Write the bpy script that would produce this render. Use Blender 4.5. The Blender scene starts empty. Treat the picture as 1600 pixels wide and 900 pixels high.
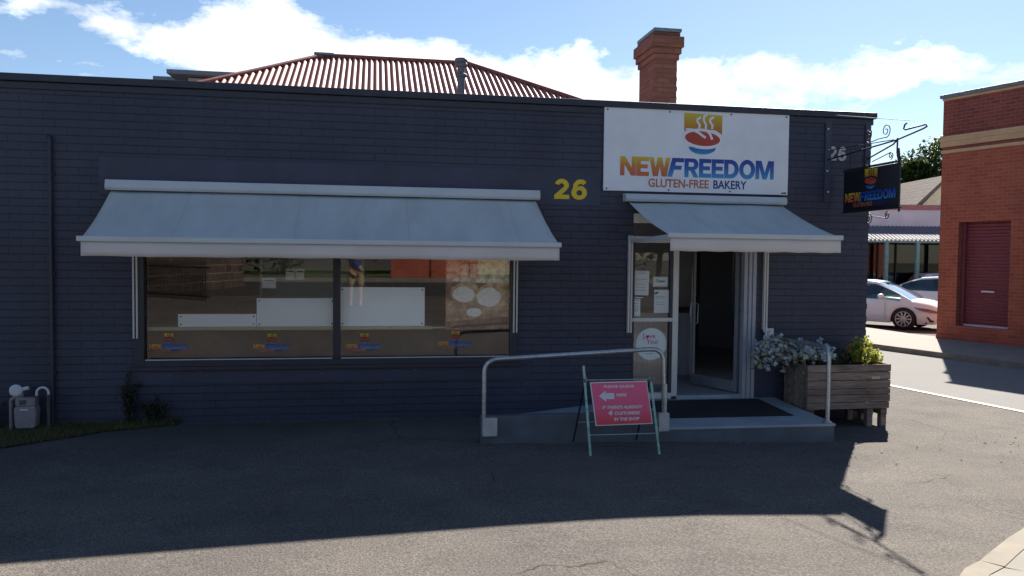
import bpy, bmesh, math, random
from mathutils import Vector, Matrix
random.seed(7)
PI = math.pi
S = bpy.context.scene
COL = S.collection
R = math.radians

# ------------------------------------------------------------------ camera
cam_d = bpy.data.cameras.new('camera'); cam = bpy.data.objects.new('camera', cam_d); COL.objects.link(cam)
cam_d.sensor_width = 36.0; cam_d.lens = 36.0 * 1230 / 1600; cam_d.clip_end = 2000; cam_d.clip_start = 0.02
th, pt, ro = R(9.9), R(2.22), R(0.61)
fw = Vector((math.sin(th)*math.cos(pt), math.cos(th)*math.cos(pt), -math.sin(pt)))
rt = Vector((math.cos(th), -math.sin(th), 0)); up = rt.cross(fw)
r2 = rt*math.cos(ro) + up*math.sin(ro); u2 = -rt*math.sin(ro) + up*math.cos(ro)
cam.matrix_world = Matrix(((r2.x, u2.x, -fw.x, 0), (r2.y, u2.y, -fw.y, -9.5), (r2.z, u2.z, -fw.z, 1.95), (0, 0, 0, 1)))
S.camera = cam
S.render.resolution_x = 1024; S.render.resolution_y = 576
S.view_settings.view_transform = 'Standard'; S.view_settings.look = 'None'; S.view_settings.gamma = 1
S.view_settings.exposure = 1.45

# ------------------------------------------------------------------ world + sun
SUN_AZ, SUN_EL = math.atan2(.74, 1.0), R(39.7)      # azimuth measured from +Y towards +X
W = bpy.data.worlds.new('World'); S.world = W; W.use_nodes = True
nt = W.node_tree; N = nt.nodes; L = nt.links; N.clear()
def wn(t, **k):
    n = N.new(t)
    for a, b in k.items(): setattr(n, a, b)
    return n
def wm(op, a, b=None, c=None, clamp=False):
    n = N.new('ShaderNodeMath'); n.operation = op; n.use_clamp = clamp
    for i, v in enumerate((a, b, c)):
        if v is None: continue
        if isinstance(v, (int, float)): n.inputs[i].default_value = v
        else: L.new(v, n.inputs[i])
    return n.outputs[0]
sky = wn('ShaderNodeTexSky', sky_type='NISHITA', sun_disc=False, sun_elevation=SUN_EL, sun_rotation=SUN_AZ,
         air_density=1.0, dust_density=0.3, ozone_density=3.0, altitude=200)
bg_sky = wn('ShaderNodeBackground'); bg_sky.inputs[1].default_value = 0.05
L.new(sky.outputs[0], bg_sky.inputs[0])
tc = wn('ShaderNodeTexCoord'); sx = wn('ShaderNodeSeparateXYZ'); L.new(tc.outputs['Generated'], sx.inputs[0])
az = wm('MULTIPLY', wm('ARCTAN2', sx.outputs[0], sx.outputs[1]), 180/PI)
el = wm('MULTIPLY', wm('ARCSINE', sx.outputs[2]), 180/PI)
nz = wn('ShaderNodeTexNoise'); nz.inputs['Scale'].default_value = 9; nz.inputs['Detail'].default_value = 7; nz.inputs['Roughness'].default_value = .62
mp = wn('ShaderNodeMapping'); mp.inputs['Scale'].default_value = (1, 1, 2.0); L.new(tc.outputs['Generated'], mp.inputs[0]); L.new(mp.outputs[0], nz.inputs[0])
nz2 = wn('ShaderNodeTexNoise'); nz2.inputs['Scale'].default_value = 28; nz2.inputs['Detail'].default_value = 6; nz2.inputs['Roughness'].default_value = .65
L.new(mp.outputs[0], nz2.inputs[0])
wob = wm('ADD', wm('MULTIPLY', wm('SUBTRACT', nz.outputs[0], .5), 4.0), wm('MULTIPLY', wm('SUBTRACT', nz2.outputs[0], .5), 3.0))
def curve(pts):
    n = N.new('ShaderNodeFloatCurve'); c = n.mapping.curves[0]
    P = [((a+60)/120, (b-5)/20) for a, b in pts]
    c.points[0].location = (0, P[0][1]); c.points[1].location = (1, P[-1][1])
    for p in P: c.points.new(*p)
    for p in c.points: p.handle_type = 'VECTOR'
    n.mapping.update()
    L.new(wm('DIVIDE', wm('ADD', az, 60), 120, clamp=True), n.inputs['Value'])
    return wm('ADD', wm('MULTIPLY', n.outputs[0], 20), 5)
top = curve([(-50, 13), (-24, 13.5), (-21, 15.6), (-16, 15.3), (-13.7, 14.9), (-12.2, 15.6), (-9.3, 16.9), (-6.8, 17.8), (-5.1, 17), (-2.5, 15.5), (1.5, 15.3), (5.1, 14.6), (9.7, 13.9), (12.5, 14.3), (14.8, 14.6), (17.1, 13.6), (18.9, 13.7), (25.5, 13.5), (29.2, 13.9), (30.1, 13.1), (36.3, 13.1), (39.8, 12.8), (42.5, 11.8), (50, 10.5)])
bot = curve([(-50, 14), (-24, 14.5), (-20, 14.7), (-18.5, 14.1), (-17.3, 13.3), (-13.7, 12.9), (-11, 12.3), (-8.1, 12.0), (0.6, 10.4), (16.2, 9.8), (18.9, 10.3), (27.6, 10.2), (30.1, 10.4), (34.8, 10.9), (39.2, 11.4), (42.6, 11.8), (50, 11.5)])
d1 = wm('ADD', wm('SUBTRACT', top, el), wob); d2 = wm('ADD', wm('SUBTRACT', el, bot), wob)
band = wm('DIVIDE', wm('ADD', wm('MINIMUM', d1, d2), .35), 1.3, clamp=True)
# looser clouds everywhere, thicker near the horizon
nz3 = wn('ShaderNodeTexNoise'); nz3.inputs['Scale'].default_value = 4.2; nz3.inputs['Detail'].default_value = 8; nz3.inputs['Roughness'].default_value = .6
mp3 = wn('ShaderNodeMapping'); mp3.inputs['Scale'].default_value = (1, 1, 3.2); mp3.inputs['Location'].default_value = (2.3, 4.1, 0.4)
L.new(tc.outputs['Generated'], mp3.inputs[0]); L.new(mp3.outputs[0], nz3.inputs[0])
low = wm('SUBTRACT', 1.0, wm('DIVIDE', el, 13, clamp=True))
loose = wm('MULTIPLY', wm('SUBTRACT', wm('ADD', nz3.outputs[0], wm('MULTIPLY', low, .10)), .635), 8, clamp=True)
dens = wm('MAXIMUM', band, loose)
dens = wm('POWER', dens, 0.8)
dens = wm('MULTIPLY', dens, wm('MULTIPLY', wm('ADD', el, 1.0), 1.0, clamp=True))
cl = wn('ShaderNodeMapRange'); L.new(nz.outputs[0], cl.inputs[0]); cl.inputs[1].default_value = .35; cl.inputs[2].default_value = .6; cl.inputs[3].default_value = .40; cl.inputs[4].default_value = .62
bg_cl = wn('ShaderNodeBackground'); bg_cl.inputs[0].default_value = (.90, .95, 1.0, 1); L.new(cl.outputs[0], bg_cl.inputs[1])
mx = wn('ShaderNodeMixShader'); L.new(dens, mx.inputs[0]); L.new(bg_sky.outputs[0], mx.inputs[1]); L.new(bg_cl.outputs[0], mx.inputs[2])
out = wn('ShaderNodeOutputWorld'); L.new(mx.outputs[0], out.inputs[0])

sd = bpy.data.lights.new('sun', 'SUN'); sd.energy = 5.0; sd.angle = R(0.53); sd.color = (1, .93, .83)
sun = bpy.data.objects.new('sun', sd); COL.objects.link(sun)
sdir = Vector((math.sin(SUN_AZ)*math.cos(SUN_EL), math.cos(SUN_AZ)*math.cos(SUN_EL), math.sin(SUN_EL)))
sun.rotation_euler = sdir.to_track_quat('Z', 'Y').to_euler(); sun.location = (20, 25, 30)

# ------------------------------------------------------------------ materials
class Mat:
    def __init__(s, name):
        s.m = bpy.data.materials.new(name); s.m.use_nodes = True; s.t = s.m.node_tree
        s.b = s.t.nodes['Principled BSDF']; s.o = s.t.nodes['Material Output']
    def n(s, t, **k):
        n = s.t.nodes.new(t)
        for a, b in k.items(): setattr(n, a, b)
        return n
    def l(s, a, b): s.t.links.new(a, b)
    def coord(s, kind='Object', scale=(1, 1, 1), rot=(0, 0, 0), loc=(0, 0, 0)):
        c = s.n('ShaderNodeTexCoord'); m = s.n('ShaderNodeMapping'); m.inputs['Scale'].default_value = scale
        m.inputs['Rotation'].default_value = rot; m.inputs['Location'].default_value = loc
        s.l(c.outputs[kind], m.inputs[0]); return m.outputs[0]
    def noise(s, vec, sc, det=4, ro=.55):
        n = s.n('ShaderNodeTexNoise'); n.inputs['Scale'].default_value = sc; n.inputs['Detail'].default_value = det; n.inputs['Roughness'].default_value = ro
        if vec: s.l(vec, n.inputs[0])
        return n.outputs[0]
    def ramp(s, fac, stops, interp='LINEAR'):
        r = s.n('ShaderNodeValToRGB'); r.color_ramp.interpolation = interp; e = r.color_ramp.elements
        while len(e) < len(stops): e.new(.5)
        for i, (p, c) in enumerate(stops): e[i].position = p; e[i].color = (*c, 1)
        s.l(fac, r.inputs[0]); return r.outputs[0]
    def mix(s, fac, a, b, bt='MIX'):
        m = s.n('ShaderNodeMix', data_type='RGBA', blend_type=bt)
        for i, v in ((0, fac), (6, a), (7, b)):
            if isinstance(v, (int, float)): m.inputs[i].default_value = v
            elif isinstance(v, tuple): m.inputs[i].default_value = (*v, 1)
            else: s.l(v, m.inputs[i])
        return m.outputs[2]
    def math(s, op, a, b=None, clamp=False):
        n = s.n('ShaderNodeMath', operation=op, use_clamp=clamp)
        for i, v in enumerate((a, b)):
            if v is None: continue
            if isinstance(v, (int, float)): n.inputs[i].default_value = v
            else: s.l(v, n.inputs[i])
        return n.outputs[0]
    def bump(s, h, st=.3, d=.01, prev=None):
        b = s.n('ShaderNodeBump'); b.inputs['Strength'].default_value = st; b.inputs['Distance'].default_value = d
        s.l(h, b.inputs['Height'])
        if prev is not None: s.l(prev, b.inputs['Normal'])
        s.l(b.outputs[0], s.b.inputs['Normal']); return b.outputs[0]

def plain(name, c, rough=.5, metal=0, var=.12, sc=6, bump=0, bsc=40, spec=.5, c2=None):
    M = Mat(name); v = M.coord()
    f = M.noise(v, sc, 5, .6)
    a = tuple(x*(1-var) for x in c); b = tuple(min(1, x*(1+var)) for x in c) if c2 is None else c2
    M.l(M.ramp(f, [(.35, a), (.65, b)]), M.b.inputs['Base Color'])
    rr = M.n('ShaderNodeMapRange'); M.l(f, rr.inputs[0]); rr.inputs[3].default_value = max(0, rough-.08); rr.inputs[4].default_value = min(1, rough+.08)
    M.l(rr.outputs[0], M.b.inputs['Roughness'])
    M.b.inputs['Metallic'].default_value = metal; M.b.inputs['Specular IOR Level'].default_value = spec
    if bump: M.bump(M.noise(v, bsc, 4), bump, .005)
    return M.m

def brick(name, c1, c2, mortar, w=.24, h=.086, ms=.01, uv='XZ', bstr=.6, rough=.85, soft=False, ang=0, dirt=.3):
    M = Mat(name); c = M.n('ShaderNodeTexCoord'); s = M.n('ShaderNodeSeparateXYZ'); M.l(c.outputs['Object'], s.inputs[0])
    cb = M.n('ShaderNodeCombineXYZ')
    # run the courses round the corners: x + y gives the horizontal coordinate on either face
    M.l(M.math('ADD', s.outputs[0], s.outputs[1]), cb.inputs[0]); M.l(s.outputs[2], cb.inputs[1])
    wn_ = M.noise(M.coord(scale=(.45, .45, 5)), 2.2, 4, .7)
    dv = M.n('ShaderNodeVectorMath', operation='MULTIPLY_ADD'); nn = M.n('ShaderNodeTexNoise'); nn.inputs['Scale'].default_value = 7; nn.inputs['Detail'].default_value = 3
    M.l(c.outputs['Object'], nn.inputs[0]); M.l(nn.outputs['Color'], dv.inputs[0]); dv.inputs[1].default_value = (.012, .012, .0) ; M.l(cb.outputs[0], dv.inputs[2])
    b = M.n('ShaderNodeTexBrick'); M.l(dv.outputs[0], b.inputs['Vector'])
    b.inputs['Scale'].default_value = 1; b.inputs['Brick Width'].default_value = w; b.inputs['Row Height'].default_value = h
    b.inputs['Mortar Size'].default_value = ms; b.inputs['Mortar Smooth'].default_value = .5 if soft else .15
    b.inputs['Color1'].default_value = (*c1, 1); b.inputs['Color2'].default_value = (*c2, 1); b.inputs['Mortar'].default_value = (*mortar, 1)
    f2 = M.noise(c.outputs['Object'], .9, 6, .65)
    col = M.mix(dirt, b.outputs['Color'], M.ramp(f2, [(.3, (.55, .55, .58)), (.7, (1.15, 1.1, 1.05))]), 'MULTIPLY')
    M.l(col, M.b.inputs['Base Color']); M.b.inputs['Roughness'].default_value = rough
    # mortar mostly on the bed joints, fading in and out, with a rough face
    if soft:
        b2 = M.n('ShaderNodeTexBrick'); M.l(dv.outputs[0], b2.inputs['Vector']); b2.inputs['Scale'].default_value = 1; b2.inputs['Brick Width'].default_value = .24; b2.inputs['Row Height'].default_value = h
        b2.inputs['Mortar Size'].default_value = .006; b2.inputs['Mortar Smooth'].default_value = .6
        n0 = M.bump(M.math('MULTIPLY', M.math('SUBTRACT', 1, b2.outputs['Fac']), .9), .8, .012)
    hgt = M.math('SUBTRACT', 1, M.math('MULTIPLY', b.outputs['Fac'], M.ramp(wn_, [(.40, ((.10 if soft else .6),)*3), (.66, (1,)*3)])))
    n1 = M.bump(hgt, bstr, .012, n0 if soft else None)
    M.bump(M.noise(c.outputs['Object'], 38, 5, .7), .45 if soft else .3, .007, n1)
    return M.m

def gradient(name, stops, z0=0, z1=1, rough=.35):
    M = Mat(name); c = M.n('ShaderNodeTexCoord'); s = M.n('ShaderNodeSeparateXYZ'); M.l(c.outputs['Object'], s.inputs[0])
    r = M.n('ShaderNodeMapRange'); M.l(s.outputs[2], r.inputs[0]); r.inputs[1].default_value = z0; r.inputs[2].default_value = z1
    M.l(M.ramp(r.outputs[0], stops), M.b.inputs['Base Color']); M.b.inputs['Roughness'].default_value = rough
    return M.m

def glass(name, tint=(.85, .9, .9), fres=1.9, rough=0.0):
    M = Mat(name); t = M.t; t.nodes.remove(M.b)
    tr = M.n('ShaderNodeBsdfTransparent'); tr.inputs[0].default_value = (*tint, 1)
    g = M.n('ShaderNodeBsdfGlossy'); g.inputs[0].default_value = (1, 1, 1, 1); g.inputs['Roughness'].default_value = rough
    fr = M.n('ShaderNodeFresnel'); fr.inputs[0].default_value = 1.5
    mm = M.n('ShaderNodeMath', operation='MULTIPLY', use_clamp=True); M.l(fr.outputs[0], mm.inputs[0]); mm.inputs[1].default_value = fres
    m = M.n('ShaderNodeMixShader'); M.l(mm.outputs[0], m.inputs[0]); M.l(tr.outputs[0], m.inputs[1]); M.l(g.outputs[0], m.inputs[2])
    M.l(m.outputs[0], M.o.inputs[0])
    return M.m

def asphalt(name, a, b, patch=.5, fine=(.6, 1.5), seed=0):
    M = Mat(name); v = M.coord(loc=(seed, 0, 0))
    big = M.noise(v, .35, 5, .6); med = M.noise(v, 3.0, 4, .6)
    vo = M.n('ShaderNodeTexVoronoi'); vo.inputs['Scale'].default_value = 75; M.l(v, vo.inputs[0])
    sp = M.noise(v, 60, 3, .8)
    base = M.mix(M.math('ADD', M.math('MULTIPLY', big, .65), M.math('MULTIPLY', med, .35)), a, b)
    base = M.mix(.85, base, M.ramp(sp, [(.32, (fine[0],)*3), (.5, (.95,)*3), (.68, (fine[1],)*3)]), 'MULTIPLY')
    if seed == 0:
        ck = M.n('ShaderNodeTexVoronoi', feature='DISTANCE_TO_EDGE'); ck.inputs['Scale'].default_value = .42
        wv = M.n('ShaderNodeVectorMath', operation='MULTIPLY_ADD'); wz = M.n('ShaderNodeTexNoise'); wz.inputs['Scale'].default_value = 1.6; wz.inputs['Detail'].default_value = 6
        M.l(v, wz.inputs[0]); M.l(wz.outputs['Color'], wv.inputs[0]); wv.inputs[1].default_value = (.5, .5, 0); M.l(v, wv.inputs[2]); M.l(wv.outputs[0], ck.inputs[0])
        crack = M.math('MULTIPLY', M.math('LESS_THAN', ck.outputs['Distance'], .0022), M.ramp(M.noise(v, .5, 3), [(.50, (0,)*3), (.56, (1,)*3)]))
        base = M.mix(M.math('MULTIPLY', crack, .7), base, (.02, .018, .016))
        stain = M.noise(M.coord(scale=(1, 1.6, 1), loc=(3, 1, 0)), 1.1, 6, .7)
        base = M.mix(.8, base, M.ramp(stain, [(.28, (.76, .76, .78)), (.46, (.96,)*3), (.66, (1.16, 1.14, 1.10))]), 'MULTIPLY')
    st = M.noise(v, 240, 2, .7)
    base = M.mix(M.math('MULTIPLY', M.math('SUBTRACT', st, .66), 6, clamp=True), base, (.45, .43, .4))
    M.l(base, M.b.inputs['Base Color']); M.b.inputs['Roughness'].default_value = .92; M.b.inputs['Specular IOR Level'].default_value = .12
    n1 = M.bump(vo.outputs['Distance'], .5, .006)
    M.bump(sp, .5, .006, n1)
    return M.m

M_ = {}
M_['wall'] = brick('painted_brick', (.040, .044, .080), (.044, .048, .086), (.037, .041, .074), w=90, h=.088, ms=.005, soft=True, bstr=.22, rough=.6, dirt=.9)
M_['render'] = plain('painted_render', (.041, .045, .081), .6, var=.2, sc=2.2, bump=.25, bsc=25)
M_['trim_dark'] = plain('dark_paint', (.020, .022, .040), .45, var=.2, sc=5)
M_['coping'] = plain('coping_metal', (.024, .027, .045), .5, var=.2)
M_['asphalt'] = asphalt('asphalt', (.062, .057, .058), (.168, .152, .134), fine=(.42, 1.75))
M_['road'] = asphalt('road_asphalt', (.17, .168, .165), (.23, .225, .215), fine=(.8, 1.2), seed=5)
M_['roadd'] = asphalt('dark_road', (.05, .05, .052), (.08, .078, .078), seed=9)
M_['concrete'] = plain('concrete', (.20, .175, .14), .9, var=.2, sc=3, bump=.3)
M_['conc_path'] = plain('path_concrete', (.20, .185, .16), .9, var=.15, sc=2, bump=.2)
M_['white_line'] = plain('white_paint', (.6, .58, .52), .7, var=.2, sc=8)
M_['ramp_top'] = plain('grey_floor_paint', (.29, .33, .37), .65, var=.14, sc=3, bump=.15)
M_['ramp_side'] = plain('grey_green_paint', (.095, .11, .13), .7, var=.15, sc=4, bump=.2)
M_['fabric'] = plain('awning_fabric', (.42, .50, .55), .9, var=.04, sc=1.2, bump=.15, bsc=180)
def fabric(name, c):
    M = Mat(name); v = M.coord(); s_ = M.n('ShaderNodeSeparateXYZ'); M.l(v, s_.inputs[0])
    fr = M.math('FRACT', M.math('ADD', M.math('MULTIPLY', s_.outputs[0], .83), 10.3)); seam = M.math('LESS_THAN', fr, .014)
    f = M.noise(M.coord(scale=(1, .35, .35)), 2.5, 6, .65); col = M.ramp(f, [(.3, tuple(x*.86 for x in c)), (.65, tuple(x*1.06 for x in c))])
    col = M.mix(M.math('MULTIPLY', seam, .25), col, tuple(x*.6 for x in c)); M.l(col, M.b.inputs['Base Color']); M.b.inputs['Roughness'].default_value = .92; M.b.inputs['Specular IOR Level'].default_value = .2
    n1 = M.bump(M.noise(M.coord(scale=(3, .6, .6)), 1.6, 4), .5, .02); M.bump(M.noise(v, 260, 2), .2, .003, n1); return M.m
M_['fabric'] = fabric('awning_fabric', (.54, .55, .53))
M_['valance'] = plain('valance_fabric', (.60, .56, .55), .9, var=.05, sc=1.5, bump=.15, bsc=180)
M_['alu'] = plain('powder_coat', (.50, .53, .56), .4, var=.04, sc=2)
M_['alu_w'] = plain('white_powder_coat', (.58, .565, .55), .4, var=.05, sc=2)
M_['board'] = plain('sign_white', (.74, .75, .80), .35, var=.05, sc=2.5)
M_['galv'] = plain('galvanised_steel', (.42, .45, .48), .38, metal=.75, var=.18, sc=25)
M_['galv_box'] = plain('galvanised_box', (.50, .50, .50), .5, metal=.35, var=.12, sc=12)
M_['black_iron'] = plain('black_iron', (.015, .014, .016), .5, var=.3)
M_['board_black'] = plain('sign_black', (.010, .010, .016), .35, var=.1)
M_['yellow'] = plain('yellow_paint', (.72, .50, .015), .5, var=.05)
M_['num_white'] = plain('faded_white_paint', (.40, .40, .42), .7, var=.25, sc=30)
M_['redbrick'] = brick('orange_brick', (.33, .072, .042), (.42, .105, .055), (.38, .17, .115), w=.24, h=.086, ms=.007, bstr=.6, dirt=.5)
M_['redbrick2'] = brick('brick_clear_of_glare', (.20, .042, .032), (.30, .065, .045), (.27, .13, .11), w=.24, h=.086, ms=.009, bstr=.8, dirt=.6)  # the same brick painted deeper red, as glare washes only the lower wall
M_['creambrick'] = brick('cream_brick', (.55, .36, .20), (.62, .42, .24), (.5, .36, .22), w=.24, h=.086, ms=.006, bstr=.5)
M_['chimbrick'] = brick('chimney_brick', (.31, .115, .07), (.22, .08, .055), (.19, .09, .07), w=.23, h=.085, ms=.006, bstr=1.0, dirt=.5)
M_['roller'] = plain('maroon_roller', (.20, .042, .055), .5, var=.08)
M_['lead'] = plain('lead_cap', (.16, .2, .23), .5, var=.2)
M_['glass'] = glass('window_glass', (.95, .97, .98), 1.75)
M_['carglass'] = glass('car_glass', (.22, .27, .27), 2.2)
M_['interior'] = plain('interior_plaster', (.66, .63, .68), .8, var=.1, sc=2)
M_['int_floor'] = plain('vinyl_floor', (.42, .40, .42), .35, var=.2, sc=5)
M_['counter'] = plain('counter_laminate', (.50, .53, .66), .4, var=.05)
M_['panel_w'] = plain('white_laminate', (.90, .93, .95), .3, var=.03, sc=2)
M_['ledge'] = plain('pine_ledge', (.44, .38, .25), .5, var=.12, sc=8)
M_['paper'] = plain('paper', (.62, .64, .64), .8, var=.04, sc=12)
M_['ink'] = plain('ink', (.05, .06, .08), .8)
M_['ink_soft'] = plain('grey_ink', (.30, .32, .34), .8)
M_['blue_ink'] = plain('blue_ink', (.03, .11, .25), .7)
M_['teal_ink'] = plain('teal_ink', (.04, .22, .20), .7)
M_['pink_ink'] = plain('magenta_ink', (.45, .03, .16), .6)
M_['sticker'] = plain('sticker_white', (.66, .72, .72), .5, var=.03)
M_['mat'] = plain('coir_mat', (.012, .012, .016), .98, var=.3, sc=60, bump=.8, bsc=220)
M_['bread_cream'] = plain('bread_crumb', (.93, .84, .76), .7, var=.1, sc=25)
M_['bread_crust'] = plain('bread_crust', (.60, .30, .12), .7, var=.35, sc=9, c2=(.90, .64, .36))
M_['poster_bg'] = plain('poster_brown', (.26, .10, .06), .6, var=.5, sc=9, c2=(.46, .19, .10))
M_['poster_seed'] = plain('poster_grain', (.60, .50, .32), .7, var=.6, sc=14, c2=(.95, .86, .70))
M_['poster_board'] = plain('poster_board', (.42, .20, .12), .6, var=.3, sc=10, c2=(.70, .46, .28))
M_['poster_dark'] = plain('poster_dark', (.03, .02, .02), .6)
M_['sign_pink'] = gradient('sign_pink_red', [(0, (.68, .03, .04)), (.35, (.74, .09, .18)), (1, (.76, .11, .23))], -.2, .25)
M_['mint'] = plain('mint_paint', (.22, .48, .42), .5, var=.3, sc=20, c2=(.40, .58, .50))
M_['pvc'] = plain('white_pvc', (.62, .62, .64), .4, var=.05)
M_['doorgrey'] = plain('door_grey', (.22, .23, .26), .4)
M_['num_scuff'] = plain('chipped_paint', (.16, .17, .20), .7)
M_['jamb'] = plain('jamb_grey', (.34, .36, .42), .45, var=.08)
M_['flue'] = plain('flue_metal', (.08, .085, .11), .5, var=.15)
M_['meter'] = plain('meter_grey', (.24, .21, .22), .6, var=.12, sc=12)
M_['meter_dk'] = plain('meter_dark', (.07, .065, .07), .6, var=.3, sc=20)
M_['teal_post'] = plain('teal_post', (.17, .33, .33), .5)
M_['white_wall'] = plain('white_render', (.80, .80, .80), .8, var=.08, sc=1)
M_['pink_trim'] = plain('pink_trim', (.50, .22, .22), .7)
M_['black'] = plain('black_rubber', (.014, .014, .015), .7, var=.3, sc=30)
M_['car_white'] = plain('white_car_paint', (.74, .84, .87), .2, var=.01, sc=1)
M_['alloy'] = plain('alloy_wheel', (.55, .56, .57), .3, metal=.7)
M_['lamp'] = plain('head_lamp_glass', (.20, .21, .23), .08, metal=.5, sc=40, var=.4)
M_['skin'] = plain('skin', (.48, .27, .18), .55, var=.06)
M_['shirt'] = plain('blue_cloth', (.01, .05, .36), .85, var=.12, sc=9)
M_['shorts'] = plain('tan_cloth', (.42, .31, .18), .9, var=.1, sc=9)
M_['hair'] = plain('brown_hair', (.05, .03, .02), .8, var=.3, sc=60)
M_['shoe'] = plain('grey_shoe', (.35, .36, .38), .7)
M_['soil'] = plain('soil', (.04, .028, .02), .95, var=.4, sc=30, bump=.6)
M_['rubble'] = brick('stone_wall', (.09, .07, .06), (.15, .11, .09), (.30, .27, .22), w=.55, h=.28, ms=.018, bstr=.8, dirt=.6)
M_['lawn'] = plain('lawn', (.08, .11, .03), .95, var=.4, sc=3)
M_['hedge'] = plain('bushes', (.035, .06, .02), .9, var=.5, sc=4)

def wood():
    M = Mat('weathered_wood'); v = M.coord(scale=(1.2, 9, 9)); v2 = M.coord(scale=(2.2, 30, 30))
    f = M.noise(v, 2.2, 6, .65); g = M.noise(v2, 3, 5, .7)
    info = M.n('ShaderNodeNewGeometry')
    c = M.ramp(f, [(.25, (.085, .066, .058)), (.5, (.19, .152, .135)), (.75, (.31, .265, .24))])
    c = M.mix(.6, c, M.ramp(g, [(.3, (.45, .42, .40)), (.6, (1.2, 1.15, 1.1))]), 'MULTIPLY')
    c = M.mix(.9, c, M.ramp(info.outputs['Random Per Island'], [(0, (.72, .70, .70)), (1, (1.3, 1.2, 1.12))]), 'MULTIPLY')
    M.l(c, M.b.inputs['Base Color']); M.b.inputs['Roughness'].default_value = .85
    M.bump(g, .6, .006); return M.m
M_['wood'] = wood()
def leafmat(name, a, b, rough=.5, trans=.25, spec=.4):
    M = Mat(name); i = M.n('ShaderNodeNewGeometry'); v = M.coord()
    f = M.math('ADD', M.math('MULTIPLY', i.outputs['Random Per Island'], .6), M.math('MULTIPLY', M.noise(v, 2.5, 3), .4))
    M.l(M.ramp(f, [(.15, a), (.85, b)]), M.b.inputs['Base Color']); M.b.inputs['Roughness'].default_value = rough
    M.b.inputs['Specular IOR Level'].default_value = spec
    if trans:
        t = M.n('ShaderNodeBsdfTranslucent'); M.l(M.ramp(f, [(.15, a), (.85, b)]), t.inputs[0]); mx_ = M.n('ShaderNodeMixShader'); mx_.inputs[0].default_value = trans
        M.l(M.b.outputs[0], mx_.inputs[1]); M.l(t.outputs[0], mx_.inputs[2]); M.l(mx_.outputs[0], M.o.inputs[0])
    return M.m
M_['silver'] = leafmat('silver_leaf', (.32, .40, .44), (.58, .66, .71), .6, .1)
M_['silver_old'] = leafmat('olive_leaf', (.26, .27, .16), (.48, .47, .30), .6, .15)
M_['lime'] = leafmat('yellow_green_leaf', (.22, .26, .03), (.62, .60, .12), .5, .45)
M_['darkleaf'] = leafmat('dark_leaf', (.025, .045, .015), (.07, .11, .035), .5, .2)
M_['weed'] = leafmat('weed_leaf', (.035, .055, .03), (.13, .16, .09), .6, .25)
M_['redflower'] = leafmat('red_flower', (.30, .04, .04), (.5, .12, .08), .6, .2)
M_['treeleaf'] = leafmat('tree_leaf', (.025, .055, .012), (.08, .13, .03), .5, .25)
M_['grass'] = leafmat('grass_blade', (.06, .07, .022), (.20, .18, .07), .7, .25)
M_['bark'] = plain('bark', (.07, .05, .04), .9, var=.4, sc=20)
def corrugated(name, c, dirt):
    M = Mat(name); v = M.coord(); f = M.noise(v, 1.3, 6, .7); v2 = M.coord(scale=(6, .5, .5)); g = M.noise(v2, 3, 4)
    col = M.mix(M.math('MULTIPLY', f, g), c, dirt); M.l(col, M.b.inputs['Base Color']); M.b.inputs['Roughness'].default_value = .6
    return M.m
M_['redroof'] = corrugated('red_corrugated', (.25, .070, .055), (.38, .18, .14))
M_['redcap'] = plain('red_flashing', (.22, .06, .05), .55, var=.25, sc=8)
M_['tile'] = brick('roof_tile', (.07, .042, .035), (.11, .07, .058), (.03, .02, .018), w=.3, h=.2, ms=.02, bstr=.8)
M_['zinc'] = plain('zinc_roof', (.38, .42, .46), .45, var=.1)
M_['fascia'] = plain('dark_fascia', (.14, .17, .2), .5)
M_['zinc_awn'] = plain('galvanised_awning', (.17, .18, .20), .6, metal=.1, var=.15)
M_['shopglass'] = glass('shopfront_glass', (.35, .38, .38), 1.3)
M_['curtain'] = plain('yellow_curtain', (.5, .4, .12), .8, var=.2)
M_['timberbrown'] = plain('brown_panel', (.07, .05, .045), .7, var=.2)

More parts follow.
